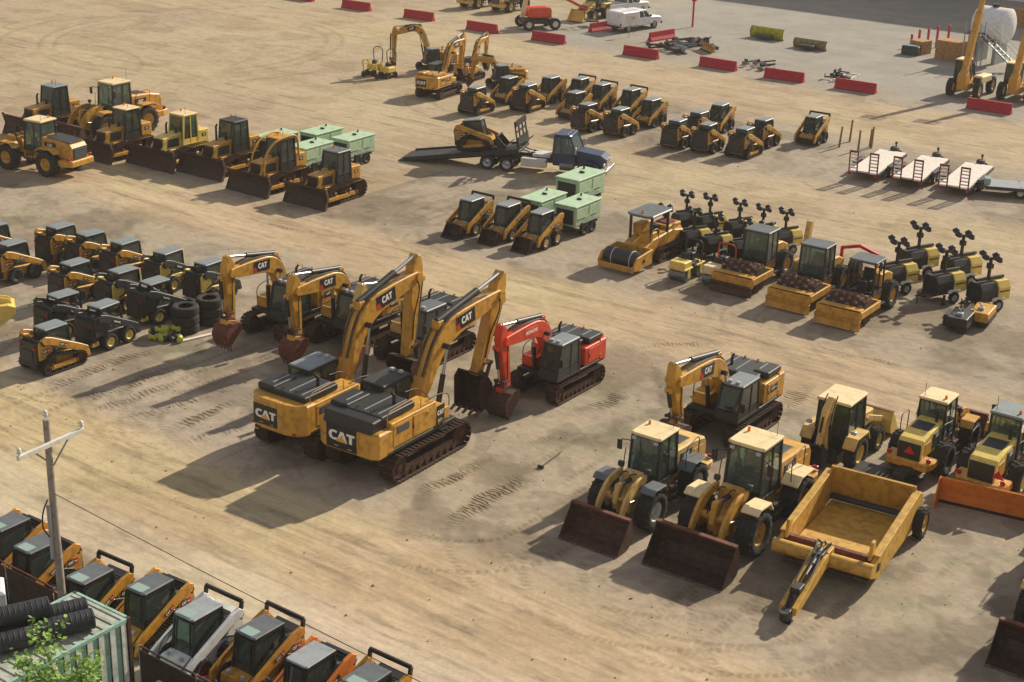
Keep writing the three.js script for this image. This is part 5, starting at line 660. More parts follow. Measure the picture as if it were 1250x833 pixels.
function container(L, W, H) {
  const g = G(); const s = M.containerS, c = M.containerT; C().box(0, 0.15, 0, L, 0.16, W, 0.01).mesh('floor', M.charcoal, g);
  for (const [x, z] of [[-1, -1], [-1, 1], [1, -1], [1, 1]]) C().box(x * (L / 2 - 0.07), H / 2 + 0.05, z * (W / 2 - 0.07), 0.14, H - 0.1, 0.14, 0.02).mesh('corner_post', M.rust, g);
  for (const z of [-1, 1]) { C().box(0, H - 0.06, z * (W / 2 - 0.06), L - 0.28, 0.12, 0.1, 0.01).mesh('top_rail', s, g); const n = Math.floor((L - 0.3) / 0.2); for (let i = 0; i < n; i++) { const x = -L / 2 + 0.16 + (i + 0.5) * (L - 0.32) / n; C().prism([[x - 0.095, 0.22], [x + 0.09, 0.22], [x + 0.09, H - 0.12], [x - 0.095, H - 0.12]], z > 0 ? W / 2 - (i % 2 ? 0.05 : 0.1) : -W / 2 + (i % 2 ? 0.02 : 0.06), z > 0 ? W / 2 - (i % 2 ? 0.02 : 0.06) : -W / 2 + (i % 2 ? 0.05 : 0.1), 0.008).mesh('wall_rib', i % 2 ? c : s, g); } }
  for (const x of [-1, 1]) { C().box(x * (L / 2 - 0.05), H / 2, 0, 0.06, H - 0.2, W - 0.3, 0.01).mesh('end_panel', s, g); C().box(x * (L / 2 - 0.06), H - 0.06, 0, 0.1, 0.12, W - 0.28, 0.01).mesh('top_rail', s, g); }
  C().box(0, H - 0.06, 0, L - 0.2, 0.04, W - 0.2).mesh('roof_sheet', M.roofSheet, g); const n = Math.floor(L / 0.32); for (let i = 0; i < n; i++) C().box(-L / 2 + 0.2 + i * (L - 0.4) / (n - 1), H - 0.025, 0, 0.12, 0.035, W - 0.24, 0.012).mesh('roof_rib', M.roofSheet, g); return g;
}
M.containerS = mat('#9cc4b4', 0.6, { map: wearB }); M.containerT = mat('#e2e5da', 0.6, { map: wearB }); M.roofSheet = mat('#b4b8aa', 0.7, { map: wearB });
M.leafA = new THREE.MeshPhysicalMaterial({ color: '#9cc04c', roughness: 0.9, transmission: 0.35, thickness: 0 }); M.leafB = new THREE.MeshPhysicalMaterial({ color: '#6f9a3a', roughness: 0.9, transmission: 0.35, thickness: 0 }); M.bark = mat('#5c4a38', 0.9);
function leafTree(h, r, n) {
  const g = G(); const tr = C(); tr.cyl([0, 0, 0], [0.05, h * 0.6, 0.03], 0.07, 0.04, 7); const tips = [];
  for (let i = 0; i < 14; i++) { const a = rr(0, 6.28), y0 = h * rr(0.15, 0.6), y1 = y0 + h * rr(0.15, 0.42), q = r * rr(0.4, 1); const t = [Math.cos(a) * q, Math.min(h, y1), Math.sin(a) * q]; tr.cyl([0.03, y0, 0.02], t, 0.03, 0.012, 5); tips.push([[0.03, y0, 0.02], t]); } tips.push([[0, h * 0.4, 0], [0.05, h, 0.03]]); tr.mesh('trunk', M.bark, g);
  for (const m of [M.leafA, M.leafB]) { const v = []; for (let i = 0; i < n / 2; i++) { const [a, b] = tips[Math.floor(rnd() * tips.length)], t = rr(0.3, 1.1), sp = 0.22 * r; const p = V(a[0] + (b[0] - a[0]) * t + rr(-sp, sp), a[1] + (b[1] - a[1]) * t + rr(-sp, sp), a[2] + (b[2] - a[2]) * t + rr(-sp, sp)); const L = rr(0.1, 0.2), w = L * 0.32, d = V(rr(-1, 1), rr(-0.7, 0.5), rr(-1, 1)).normalize(), s = d.clone().cross(V(rr(-1, 1), 1, rr(-1, 1))).normalize(); const e = p.clone().addScaledVector(d, L), m1 = p.clone().addScaledVector(d, L * 0.5).addScaledVector(s, w), m2 = p.clone().addScaledVector(d, L * 0.5).addScaledVector(s, -w); v.push(p, m1, e, p, e, m2); } const q = new THREE.BufferGeometry(); q.setAttribute('position', new THREE.Float32BufferAttribute(v.flatMap(k => [k.x, k.y, k.z]), 3)); q.computeVertexNormals(); boxUV(q); part('crown', q, m, g); } return g;
}
// ================================================================ placing (metres; x right, z towards the camera; heading in degrees)
const H1 = 55, H2 = -125, jig = (h) => h + rr(-3.5, 3.5);                          // across the rows: away from / towards the front road
// ---- large excavators
{
  const a = { s: 1.22, foot: [1.1, 2.0], bend: [2.5, 4.5], tip: [6.4, 5.0], pin: [5.15, 1.85], bucketTurn: -0.6, bucketS: 1.1, bw: 1.25, bucketMat: M.blade, trackW: 0.58, gauge: 1.1, hw: 1.2, cabX: 0.4, cabTop: 2.42, coupler: false };
  put(excavator({ ...a, cwStyle: 'flat' }), 'excavator', -4.35, -55.7, 56, 'large yellow excavator with tall black rear cover and small triangle under white rear lettering', 'excavator');
  put(excavator({ ...a, s: 1.18, bend: [2.3, 4.75], tip: [5.75, 5.3], pin: [5.3, 1.8], bucketTurn: -0.3, roofMat: M.roofGrey }), 'excavator', -7.5, -57.4, 56, 'large yellow excavator with rounded all-yellow counterweight and black hood covers', 'excavator');
  const m = { foot: [0.55, 1.75], bend: [1.1, 3.7], tip: [4.05, 3.85], pin: [4.0, 1.6], bucketTurn: 0.25, bw: 1.15, s: 1, bucketS: 0.85, bucketMat: M.rustRed, roofMat: M.charcoal };
  put(excavator({ ...m }), 'excavator', -10.6, -69.3, H2, 'mid-size yellow excavator beside the stacked tyres, bucket hanging at its stick', 'excavator');
  put(excavator({ ...m, bend: [1.1, 3.4], tip: [4.15, 3.5], pin: [4.0, 1.35] }), 'excavator', -7.4, -68.2, H2, 'mid-size yellow excavator second from the stacked tyres', 'excavator');
  put(excavator({ ...m, paint: M.yellowOld, arm: M.yellowOld, roofMat: M.grey, bend: [1.2, 3.6], tip: [4.5, 3.85], pin: [4.65, 2.0], bucketTurn: 0.5 }), 'excavator', -4.0, -66.4, H2, 'faded yellow excavator with pale grey cab roof beside the red excavator', 'excavator');
  put(excavator({ s: 0.95, foot: [0.6, 1.7], bend: [1.4, 3.4], tip: [4.2, 3.45], pin: [3.85, 1.3], bucketTurn: 0.15, bw: 1.2, bucketS: 0.9, paint: M.exRed, arm: M.exRed, logo: 'red', hood: M.charcoal, roofMat: M.roofGrey, cabMat: M.charcoal }), 'excavator', 2.0, -63.0, H2, 'orange-red excavator with dark grey cab and rusty toothed bucket', 'excavator');
  put(excavator({ s: 1.02, foot: [0.6, 1.8], bend: [1.6, 3.45], tip: [5.0, 3.75], pin: [4.5, 1.9], bucketTurn: 0.6, bw: 1.2, bucketS: 0.9, cabTop: 2.5, hood: M.charcoal, roofMat: M.roofGrey, bucketMat: M.rust }), 'excavator', 9.2, -59.2, H2, 'yellow excavator with dark hood parked behind the wheel loader with cream roof', 'excavator');
  const f = { s: 0.72, bucketS: 0.5, bw: 1.0, paint: M.yellow, arm: M.yellow, hood: M.yellow, roofMat: M.roofGrey, trackW: 0.5, blade: true, coupler: false };
  put(excavator({ ...f, foot: [0.5, 1.3], bend: [1.5, 3.9], tip: [3.7, 3.4], pin: [3.8, 1.0], bucketTurn: 0.3 }), 'small_excavator', -7.2, -131.0, -155, 'small yellow excavator with arched boom beside the two micro excavators', 'excavator');
  put(excavator({ ...f, s: 0.85, paint: M.yellow, hood: M.yellow, foot: [0.6, 1.5], bend: [1.6, 3.6], tip: [3.6, 3.8], pin: [3.4, 1.6], bucketTurn: 0 }), 'small_excavator', -6.4, -121.6, 62, 'small yellow excavator seen from its lettered rear with rounded counterweight', 'excavator');
  put(excavator({ ...f, s: 0.68, foot: [0.5, 1.3], bend: [1.2, 2.3], tip: [2.6, 2.4], pin: [2.9, 0.9], bucketTurn: 0.2, logo: null, paint: M.yellow }), 'small_excavator', -1.2, -125.2, -160, 'small yellow excavator with tall dark cab behind the compact loaders', 'excavator');
  put(excavator({ ...f, s: 0.6, foot: [0.4, 1.2], bend: [1.2, 2.9], tip: [2.6, 3.1], pin: [2.5, 1.1], bucketTurn: 0, logo: null }), 'small_excavator', -4.2, -128.0, 60, 'small yellow excavator between two other small excavators', 'excavator');
  const mc = () => { const g = G(); for (const z of [-1, 1]) track(g, [[-0.5, 0.2, 0.2], [0.5, 0.2, 0.2]], z * 0.36, 0.22, { pitch: 0.1, thick: 0.03, grouser: 0.015, frameH: 0.14, rollers: 4, belt: M.rubberTrack }); C().box(-0.1, 0.7, 0, 1.1, 0.5, 0.95, 0.1).mesh('body', M.lemon, g); C().box(-0.1, 1.05, 0, 0.4, 0.4, 0.4, 0.06).mesh('seat', M.black, g); const r = C(); r.tube([[-0.5, 0.9, -0.42], [-0.5, 2.2, -0.42], [-0.5, 2.2, 0.42], [-0.5, 0.9, 0.42]], 0.04); r.mesh('roll_bar', M.charcoal, g); C().prism(ribbon(bez([0.4, 0.6], [0.9, 1.9], [1.5, 1.3], 6), [0.1, 0.14, 0.16, 0.16, 0.14, 0.12, 0.1]), -0.06, 0.06, 0.01).mesh('boom', M.lemon, g); C().bar([1.5, 1.35, 0], [1.3, 0.5, 0], 0.1, 0.1).mesh('stick', M.lemon, g); const b = bucket(0.35, 0.28, M.black); b.position.set(1.3, 0.5, 0); g.add(b); return g; };
  const m0 = mc(); put(m0.clone(), 'micro_excavator', -12.2, -128.6, -125, 'micro excavator with open roll bar and yellow body', 'excavator', 'micro excavators'); put(m0.clone(), 'micro_excavator', -11.0, -127.6, -125, 'micro excavator with open roll bar and yellow body', 'excavator', 'micro excavators');
}
// ---- wheel loaders, backhoe, scraper, plough
put(loader({ s: 0.92, paint: M.yellowOld, fender: M.grey, rim: M.whiteDirty, bw: 2.7, roof: M.cream }), 'wheel_loader', 5.3, -51.9, H2, 'faded cream-yellow wheel loader with pale rims and smaller worn bucket', 'wheel loader');
put(loader({ s: 1.05, paint: M.yellow, roof: M.cream, bw: 3.0, bucketM: M.blade, fender: M.cream }), 'wheel_loader', 8.8, -50.5, H2, 'big yellow wheel loader with wide dark bucket and handrails beside the scraper', 'wheel loader');
put(loader({ s: 0.84, paint: M.yellow, hoodM: M.lemon, roof: M.cream, triangle: 0.05, rearPanel: 'plain', hoodW: 0.6, rearFender: false, bw: 2.6, rearM: M.black, rim: M.charcoal, bucketM: M.rust, mirror: false }), 'wheel_loader', 17.2, -56.9, H1, 'yellow wheel loader with cream roof and red triangle centred on black rear panel', 'wheel loader');
put(loader({ s: 0.9, paint: M.yellow, hoodM: M.lemon, roof: M.roofGrey, triangle: 0.75, rearPanel: 'plain', hoodW: 0.6, rearFender: false, bw: 2.7, rearM: M.black, rim: M.lemon, bucketM: M.rust }), 'wheel_loader', 19.6, -55.2, H1, 'yellow wheel loader with grey roof behind the orange snow pusher', 'wheel loader');
put(loader({ s: 1.0, bucketM: M.blade, paint: M.yellowOld }), 'wheel_loader', 19.0, -44.6, H2, 'wheel loader whose dark bucket points to the front road past the scraper', 'wheel loader');
put(loader({ s: 0.95, paint: M.yellow, rim: M.greyLight, tool: 'none' }), 'wheel_loader', 20.9, -49.3, H1, 'wheel loader whose rear tyre stands beside the orange snow pusher end', 'wheel loader');
put(backhoe(), 'backhoe_loader', 13.5, -56.8, H1, 'backhoe loader with cream roof, folded hoe behind its cab', 'backhoe');
put(scraper(), 'pull_scraper', 12.3, -49.1, -120, 'yellow pull scraper with empty open pan and long tongue', 'scraper');
put(pusher(3.4), 'snow_pusher', 18.0, -52.2, 64 + 180, 'orange snow pusher blade with end plate behind the grey-roofed loader', 'snow plow');
{ const g = G(); C().box(0, 0.3, 0, 2.6, 0.14, 1.1, 0.03).mesh('plate', M.black, g); C().box(0.6, 0.55, 0, 0.5, 0.4, 0.9, 0.05).mesh('mount', M.black, g); C().box(-0.8, 0.18, 0, 0.5, 0.3, 1.0, 0.03).mesh('foot', M.black, g); for (let i = 0; i < 5; i++) C().cyl([-0.3 + i * 0.2, 0.38, 0.1], [-0.3 + i * 0.2, 0.38, 0.5], 0.05, 0.05, 8).mesh('pin', M.chrome, g); put(g, 'plate_attachment', 14.8, -54.4, -36, 'low black attachment with row of chrome pins behind the scraper', 'attachment'); }
put(loader({ s: 1.0, darkTop: true, paint: M.yellow, roof: M.cream, bucketM: M.rust }), 'wheel_loader', -30.6, -96.3, 153, 'wheel loader with slatted dark rear grille turned away from the bulldozers', 'wheel loader');
put(loader({ s: 1.12, paint: M.yellow, roof: M.cream, bucketM: M.rust }), 'wheel_loader', -28.3, -106.0, H2, 'large wheel loader standing behind the bulldozers with lettered hood', 'wheel loader');
// ---- bulldozers
put(dozer({ s: 1.1, paint: M.yellow, roof: M.roofGrey }), 'bulldozer', -32.8, -106.4, H2, 'bulldozer with grey roof beside the large wheel loader', 'bulldozer');
put(dozer({ s: 1.06, roof: M.cream, paint: M.yellow }), 'bulldozer', -26.4, -100.8, H2, 'bulldozer with cream roof at the end of the bulldozer row', 'bulldozer');
put(dozer({ s: 1.08, roof: M.cream, cabM: M.lemon, paint: M.lemon, bladeW: 4.0 }), 'bulldozer', -22.3, -99.4, H2, 'bulldozer with pale yellow cab posts and very wide dark blade', 'bulldozer');
put(dozer({ s: 1.1, roof: M.charcoal, ripper: true, bladeW: 3.7, stack: 0.9 }), 'bulldozer', -18.7, -97.8, H2, 'bulldozer with black roof, tall exhaust stack and rear ripper', 'bulldozer');
put(dozer({ s: 1.06, roof: M.yellow, sweeps: true }), 'bulldozer', -15.1, -94.1, H2, 'bulldozer with curved yellow limb guards over its cab', 'bulldozer');
put(dozer({ s: 1.02, roof: M.grey, stack: 0.4 }), 'bulldozer', -11.3, -91.7, H2, 'bulldozer with flat grey roof beside the green compressors', 'bulldozer');
// ---- skid steers and compact track loaders
{
  const bottom = [[-16.7, -45.5], [-15.3, -44.1], [-13.1, -42.3], [-11.1, -41.8], [-9.3, -40.4], [-7.3, -39.5], [-5.6, -38.1], [-3.9, -37.1]];
  const tk = skid({ tracks: true, skylight: true, roof: M.grey, bar: false }), tb = skid({ tracks: true, skylight: true, roof: M.grey }), wb = skid({ skylight: true, roof: M.grey, bar: true }), wh = skid({ paint: M.white, armM: M.white, body: M.white, skylight: true, roof: M.greyLight, logo: false, rim: M.maroon, rearM: M.whiteDirty }), or = skid({ paint: M.orangePlow, armM: M.orangePlow, roof: M.greyLight, bar: false, logo: 'dark' });
  const bl = (k) => `compact track loader ${k}`, gb = 'compact loaders parked along the fence';
  put(tk.clone(), 'compact_track_loader', ...bottom[0], jig(H2), 'compact track loader farthest from the white skid steer along the fence', 'track loader', gb);
  put(tk.clone(), 'compact_track_loader', ...bottom[1], jig(H2), 'compact track loader directly behind the utility pole', 'track loader', gb);
  put(tb.clone(), 'compact_track_loader', ...bottom[2], jig(H2), 'compact track loader with black rear bar beside the shipping container', 'track loader', gb);
  put(tk.clone(), 'compact_track_loader', ...bottom[3], jig(H2), 'compact track loader without rear bar next to the white skid steer', 'track loader', gb);
  put(wh, 'skid_steer', ...bottom[4], H2, 'white skid steer among orange ones by the fence', 'skid steer', gb);
  put(wb.clone(), 'skid_steer', ...bottom[5], jig(H2), 'orange skid steer with black rear bar between white and deep orange skid steers', 'skid steer', gb);
  put(or, 'skid_steer', ...bottom[6], H2, 'deep orange skid steer with pale grey roof and no rear bar', 'skid steer', gb);
  put(wb.clone(), 'skid_steer', ...bottom[7], jig(H2), 'orange skid steer with black rear bar past the deep orange one', 'skid steer', gb);
  // left block, engines towards the front road
  const yt = skid({ tracks: true, bar: false, paint: M.yellow }), yt2 = skid({ bar: false, paint: M.yellow }), bk = skid({ paint: M.charcoal, armM: M.charcoal, body: M.black, open: true, bar: false, rim: M.lemon, logo: 'dark', rearCorner: true, roof: M.roofGrey }), dk = skid({ paint: M.lemon, armM: M.charcoal, body: M.lemon, frontPost: M.cream, bar: false, rim: M.lemon, logo: 'dark', roof: M.roofGrey });
  const gl = 'compact loaders in the block beside the stacked tyres';
  put(yt.clone(), 'compact_track_loader', -20.4, -63.8, jig(H1), 'yellow compact track loader at the road end of the block of compact loaders', 'track loader', gl);
  for (const [x, z, t] of [[-18.8, -66.7, 'between the yellow track loader and the roller heap'], [-21.0, -67.9, 'right behind the yellow track loader'], [-17.2, -70.1, 'next to the tyre stacks']]) put(bk.clone(), 'skid_steer', x, z, jig(H1), `black open-sided skid steer with yellow rims ${t}`, 'skid steer', gl);
  for (const [x, z, t] of [[-19.1, -71.6, 'between black skid steers'], [-17.6, -74.7, 'beside the yellow-armed row'], [-15.2, -73.2, 'behind the tyre stacks']]) put(dk.clone(), 'skid_steer', x, z, jig(H1), `skid steer with dark lettered arms and cream front posts ${t}`, 'skid steer', gl);
  for (const p of [[-21.7, -72.5], [-24.1, -78.4], [-22.2, -77.3], [-20.1, -76.1], [-25.7, -75.3], [-27.6, -78.2]]) put(yt2.clone(), 'skid_steer', ...p, jig(H1), 'yellow-armed skid steer with black engine door in the block beside the tyres', 'skid steer', gl);
  const bu = skid({ bucketOn: true, paint: M.yellow, bucketM: M.blade, rim: M.cream }), bn = skid({ bucketOn: true, paint: M.yellow, bucketM: M.blade, bar: false, rim: M.cream });
  for (const [i, p] of [[-2.6, -85.7], [-0.5, -84.8], [1.4, -83.5]].entries()) put((i === 2 ? bn : bu).clone(), 'skid_steer', ...p, H2, i === 2 ? 'skid steer with bucket and no rear bar beside the green compressors' : 'skid steer with lowered dark bucket and black rear bar near the green compressors', 'skid steer', 'skid steers with buckets by the compressors');
  const gf = 'far rows of compact loaders', fb = skid({ paint: M.yellow }), fn = skid({ paint: M.yellow, bar: false }), ft = skid({ paint: M.yellow, bar: false, tracks: true });
  for (const p of [[-0.9, -119.9], [4.7, -120.3], [6.3, -118.4], [8.5, -116.8]]) put(fb.clone(), 'skid_steer', ...p, jig(H2), 'skid steer with raised black rear bar in the far row facing the tow truck', 'skid steer', gf);
  for (const p of [[2.4, -120.5], [9.8, -113.5], [4.2, -115.2], [14.8, -112.5]]) put(fn.clone(), 'skid_steer', ...p, jig(H2), 'skid steer without rear bar in the far row facing the tow truck', 'skid steer', gf);
  for (const p of [[-3.2, -116.0], [0.7, -117.5]]) put(ft.clone(), 'compact_track_loader', ...p, jig(H1), 'compact track loader with black engine door towards the tow truck', 'track loader', gf);
  for (const p of [[5.1, -111.4], [7.4, -110.2], [13.1, -109.9], [11.3, -107.2], [13.3, -106.2], [17.5, -108.2]]) put(fn.clone(), 'skid_steer', ...p, jig(H1), 'skid steer with black engine door and yellow arms in the far rows', 'skid steer', gf);
  put(ft.clone(), 'compact_track_loader', 15.8, -105.3, jig(H1), 'compact track loader at the near corner of the far rows', 'track loader', gf);
  put(fb.clone(), 'skid_steer', 21.2, -109.5, jig(H2), 'lone skid steer standing beside the wooden posts', 'skid steer');
  const tc = skid({ tracks: true, bar: false, bucketOn: true, paint: M.yellow, bucketM: M.black }); put(tc, 'compact_track_loader', -2.6, -100.9, -16, 'compact track loader with bucket riding on the tow truck bed', 'track loader', null, 1.08); tc.rotation.order = 'YXZ'; tc.rotation.z = 0.165;
}
// ---- compressors, light towers, rollers
{
  const c0 = compressor(); for (const p of [[-13.2, -101.5], [-10.9, -100.1], [-13.4, -97.7], [-16.0, -100.0]]) put(c0.clone(), 'air_compressor', ...p, 235, 'pale green towable air compressor behind the bulldozers', 'compressor', 'green compressors behind the bulldozers');
  const c1 = c0.clone(); c1.scale.setScalar(1.12); put(c1, 'air_compressor', 3.9, -91.4, 235, 'taller pale green air compressor beside the tow truck cab', 'compressor', 'green compressors behind the skid steers');
  for (const p of [[1.6, -87.2], [3.6, -86.3]]) put(c0.clone(), 'air_compressor', ...p, 235, 'pale green air compressor behind the skid steers with buckets', 'compressor', 'green compressors behind the skid steers');
  const t0 = lightTower(); t0.scale.setScalar(0.84);
  for (const p of [[10.0, -86.6], [11.3, -86.1], [12.9, -85.2], [14.1, -84.2], [15.3, -83.6]]) put(t0.clone(), 'light_tower', ...p, 28, 'towable light tower in the rear line behind the padfoot rollers', 'light tower', 'light towers behind the rollers');
  for (const p of [[8.5, -83.7], [10.1, -83.2], [11.2, -82.2], [12.7, -81.5], [13.8, -80.8]]) put(t0.clone(), 'light_tower', ...p, 28, 'towable light tower in the line next to the padfoot rollers', 'light tower', 'light towers behind the rollers');
  const t1 = lightTower(); t1.scale.setScalar(0.98); for (const p of [[22.0, -80.2], [20.2, -77.4], [24.0, -79.0], [22.4, -76.2], [24.4, -75.2]]) put(t1.clone(), 'light_tower', ...p, 28, 'towable light tower with yellow hood between rollers and black sweeper', 'light tower', 'light towers past the rollers');
  put(roller({ bladeM: M.rust }), 'padfoot_roller', 13.0, -78.4, H2, 'padfoot roller with closed cab beside the small tandem rollers', 'roller'); put(roller(), 'padfoot_roller', 15.6, -76.1, H2, 'padfoot roller with closed cab in the middle of three', 'roller'); put(roller({ open: true }), 'padfoot_roller', 17.7, -73.9, H2, 'padfoot roller with open-sided canopy beside the light towers', 'roller');
  put(roadMachine(), 'road_machine', 7.1, -81.3, H2, 'long yellow road machine with grey canopy and black rotor', 'road machine');
  put(smallRoller({}), 'tandem_roller', 9.2, -78.5, H2, 'small tandem roller with yellow hood beside the road machine', 'roller'); put(smallRoller({ paint: M.cream, bar: M.exRed }), 'tandem_roller', 10.9, -77.9, H2, 'small tandem roller with cream hood and red roll bar', 'roller');
  { const g = G(); C().bar([0, 0, -1], [0, 1.9, -1], 0.14).bar([0, 0, 1], [0, 1.9, 1], 0.14).bar([0, 1.85, -1.05], [0, 2.15, 0], 0.16).bar([0, 1.85, 1.05], [0, 2.15, 0], 0.16).mesh('arch', M.red, g); C().box(0.5, 0.5, 0, 1.0, 0.6, 1.6, 0.05).mesh('base', M.maroon, g); C().cyl([0.4, 1.1, -0.3], [0.4, 1.1, 0.3], 0.32, 0.32, 16).mesh('reel', M.charcoal, g); C().bar([0, 0.3, 0.8], [-0.9, 0.25, 0.8], 0.12).mesh('tow_bar', M.red, g); put(g, 'red_frame_machine', 18.3, -78.2, H2, 'machine with red arched frame behind the open-canopy roller', 'machine'); }
  { const g = G(); C().bar([0, 0.4, 0], [0.5, 2.6, 0], 0.3, 0.3).mesh('arm', M.yellowOld, g); C().box(-0.1, 0.25, 0, 1.0, 0.5, 0.8, 0.05).mesh('base', M.yellowOld, g); put(g, 'upright_arm_attachment', 15.8, -80.6, H1, 'upright faded yellow arm attachment behind the middle padfoot roller', 'attachment'); }
  put(sweeper(M.black), 'sweeper_attachment', 22.2, -71.9, -30, 'black sweeper attachment lying beside the light towers', 'attachment'); put(sweeper(M.yellow), 'sweeper_attachment', 23.5, -72.8, -30, 'yellow sweeper attachment lying beside the light towers', 'attachment');
}
// ---- tow truck, trailers, telehandlers, far vehicles
put(tiltTruck(), 'tilt_bed_truck', 1.9, -99.4, -16, 'dark blue tilt-bed tow truck with its bed tilted to the ground', 'truck');
{ const t = flatTrailer(); for (const p of [[24.4, -101.9], [27.0, -100.6], [29.6, -99.0]]) put(t.clone(), 'flatbed_trailer', ...p, 61, 'flatbed trailer with pale deck and two upright maroon ramps', 'trailer', 'flatbed trailers beside the wooden posts'); }
put(tilterTrailer(), 'flatbed_trailer', 33.0, -96.8, -12, 'grey flatbed trailer without ramps past the ramp trailers', 'trailer');
{ const t = telehandler(); t.scale.setScalar(1.15); for (const p of [[37.6, -128.0], [41.5, -127.0]]) put(t.clone(), 'telehandler', ...p, 55, 'telehandler with boom raised high behind red barrier', 'telehandler', 'telehandlers behind the red barriers'); }
put(pickup(), 'service_truck', 11.2, -154.2, 45, 'white service truck with enclosed body and orange lettering', 'truck'); put(pickup({ capBox: false }), 'pickup_truck', 10.6, -163.0, 45, 'white pickup truck behind the service truck', 'truck');
{ const bl = boomLift(); bl.scale.setScalar(1.25); put(bl, 'boom_lift', 1.6, -153.2, 20, 'orange boom lift with cream boom behind red barriers', 'boom lift'); }
put(backhoe({ paint: M.lemon, roof: M.lemon }), 'backhoe_loader', 7.4, -160.0, H2, 'backhoe loader between the boom lift and the white trucks', 'backhoe');
put(loader({ s: 0.8, paint: M.yellowOld, tool: 'none' }), 'wheel_loader', -4.6, -165.2, H1, 'wheel loader beyond the red barriers beside the boom lift', 'wheel loader', 'wheel loaders beyond the barriers'); put(loader({ s: 0.8, paint: M.yellowOld, tool: 'none' }), 'wheel_loader', -1.2, -163.4, H1, 'wheel loader beyond the red barriers beside the boom lift', 'wheel loader', 'wheel loaders beyond the barriers');
// ---- barriers, posts, signs
{
  const b = barrier(), line = [[-17.1, -161.0], [-10.3, -156.2], [-3.8, -150.5], [2.6, -145.9], [10.9, -139.9], [17.4, -135.6], [22.6, -131.5], [28.0, -127.9], [37.4, -121.6], [-23.6, -166.0]];
  for (const p of line) put(b.clone(), 'road_barrier', ...p, -33 + rr(-2, 2), 'red concrete road barrier in the long line along the far lane', 'barrier', 'red barriers along the far lane');
  put(b.clone(), 'road_barrier', 8.0, -153.0, 45, 'red concrete barrier set crosswise between boom lift and service truck', 'barrier'); put(b.clone(), 'road_barrier', 13.5, -148.9, 45, 'red concrete barrier set crosswise between service truck and scrap heap', 'barrier');
  for (const [x, z, h, t] of [[23.0, -108.3, 1.5, 0.06], [24.1, -110.1, 1.6, 0.04], [24.2, -107.5, 1.45, 0.02], [25.3, -108.3, 1.55, 0.02], [25.25, -108.6, 1.3, 0.03]]) { const o = C().cyl([0, 0, 0], [0, h, 0], 0.08, 0.07, 8).cyl([0, h, 0], [0, h + 0.02, 0], 0.07, 0.05, 8).mesh('wooden_post', M.woodPost); put(o, 'wooden_post', x, z, 0, 'weathered upright wooden post beside the ramp trailers', 'post', 'wooden posts beside the trailers'); o.rotation.z = -t; }
  for (const [x, z, h] of [[37.4, -148.7, 1.2], [38.8, -151.4, 1.2], [39.3, -150.0, 1.6], [39.9, -149.0, 2.0], [42.0, -152.8, 1.5]]) { const g = G(); C().cyl([0, 0, 0], [0, h, 0], 0.12, 0.12, 14).mesh('pipe', M.red, g); C().lathe([[0.12, 0], [0.1, 0.06], [0.001, 0.09]], [0, h, 0], [0, 0, 0], 14).mesh('cap', M.red, g); put(g, 'bollard', x, z, 0, 'red steel bollard near the wooden crates', 'bollard', 'red bollards by the crates'); }
  { const g = G(); C().cyl([0, 0, 0], [0, 2.6, 0], 0.1, 0.1, 10).mesh('post', M.red, g); const s = part('sign_face', new THREE.CylinderGeometry(0.38, 0.38, 0.03, 8), M.red, g); s.rotation.set(Math.PI / 2, Math.PI / 8, 0); s.position.set(0, 2.9, 0.06); plate('sign_lettering', logoStop(), g, 0.56, 0.3, [0, 2.9, 0.082]); put(g, 'stop_sign', 17.2, -156.4, 0, 'red stop sign on thick red post', 'sign'); }
  { const g = G(); C().cyl([0, 0, 0], [0, 1.3, 0], 0.03, 0.03, 8).mesh('post', M.greyLight, g); C().cyl([0, 1.55, -0.02], [0, 1.55, 0.02], 0.32, 0.32, 20).mesh('sign_face', M.whiteDirty, g); put(g, 'round_sign', 10.4, -149.6, 10, 'small round pale sign behind the service truck', 'sign'); }
}
// ---- tank, stairs, crates, snow ploughs, scrap
{ const tk = tankStation(); tk.scale.setScalar(1.1); put(tk, 'storage_tank', 43.2, -142.6, -40, 'white horizontal storage tank on saddles', 'tank'); } put(stairs(), 'access_stairs', 41.6, -139.6, -36, 'steel access stairs with white handrails against the white tank', 'stairs');
put(crate(1.6, 1.7, 3.4), 'wooden_crate', 40.2, -143.0, 50, 'tall wooden crate beside the white tank stairs', 'crate'); put(crate(1.5, 1.2, 1.4), 'wooden_crate', 37.6, -145.8, 40, 'low wooden crate in front of the red bollards', 'crate');
{ const g = G(); C().prismY([[-0.8, -0.6], [0.8, -0.6], [0.8, 0.6], [-0.8, 0.6]], 0.05, 0.85, 0.05).mesh('bin_body', M.charcoal, g); C().box(0, 0.87, 0, 1.4, 0.06, 1.0, 0.02).mesh('bin_lid', M.greyLight, g); put(g, 'black_bin', 36.6, -145.0, -30, 'black bin with grey lid beside the low wooden crate', 'bin'); }
put(crate(3.2, 1.8, 1.6), 'wooden_crate', 51.0, -163.0, -36, 'dark wooden crate standing in the building shadow', 'crate');
put(plow(M.lime, 3.6, 1.1), 'snow_plow', 23.8, -150.8, 54, 'lime yellow snow plow blade lying on the stone apron', 'snow plow'); put(plow(mat('#8f8455', 0.7, { map: wearB }), 3.4, 0.9), 'snow_plow', 27.2, -146.1, 54, 'weathered olive snow plow blade beside the lime one', 'snow plow');
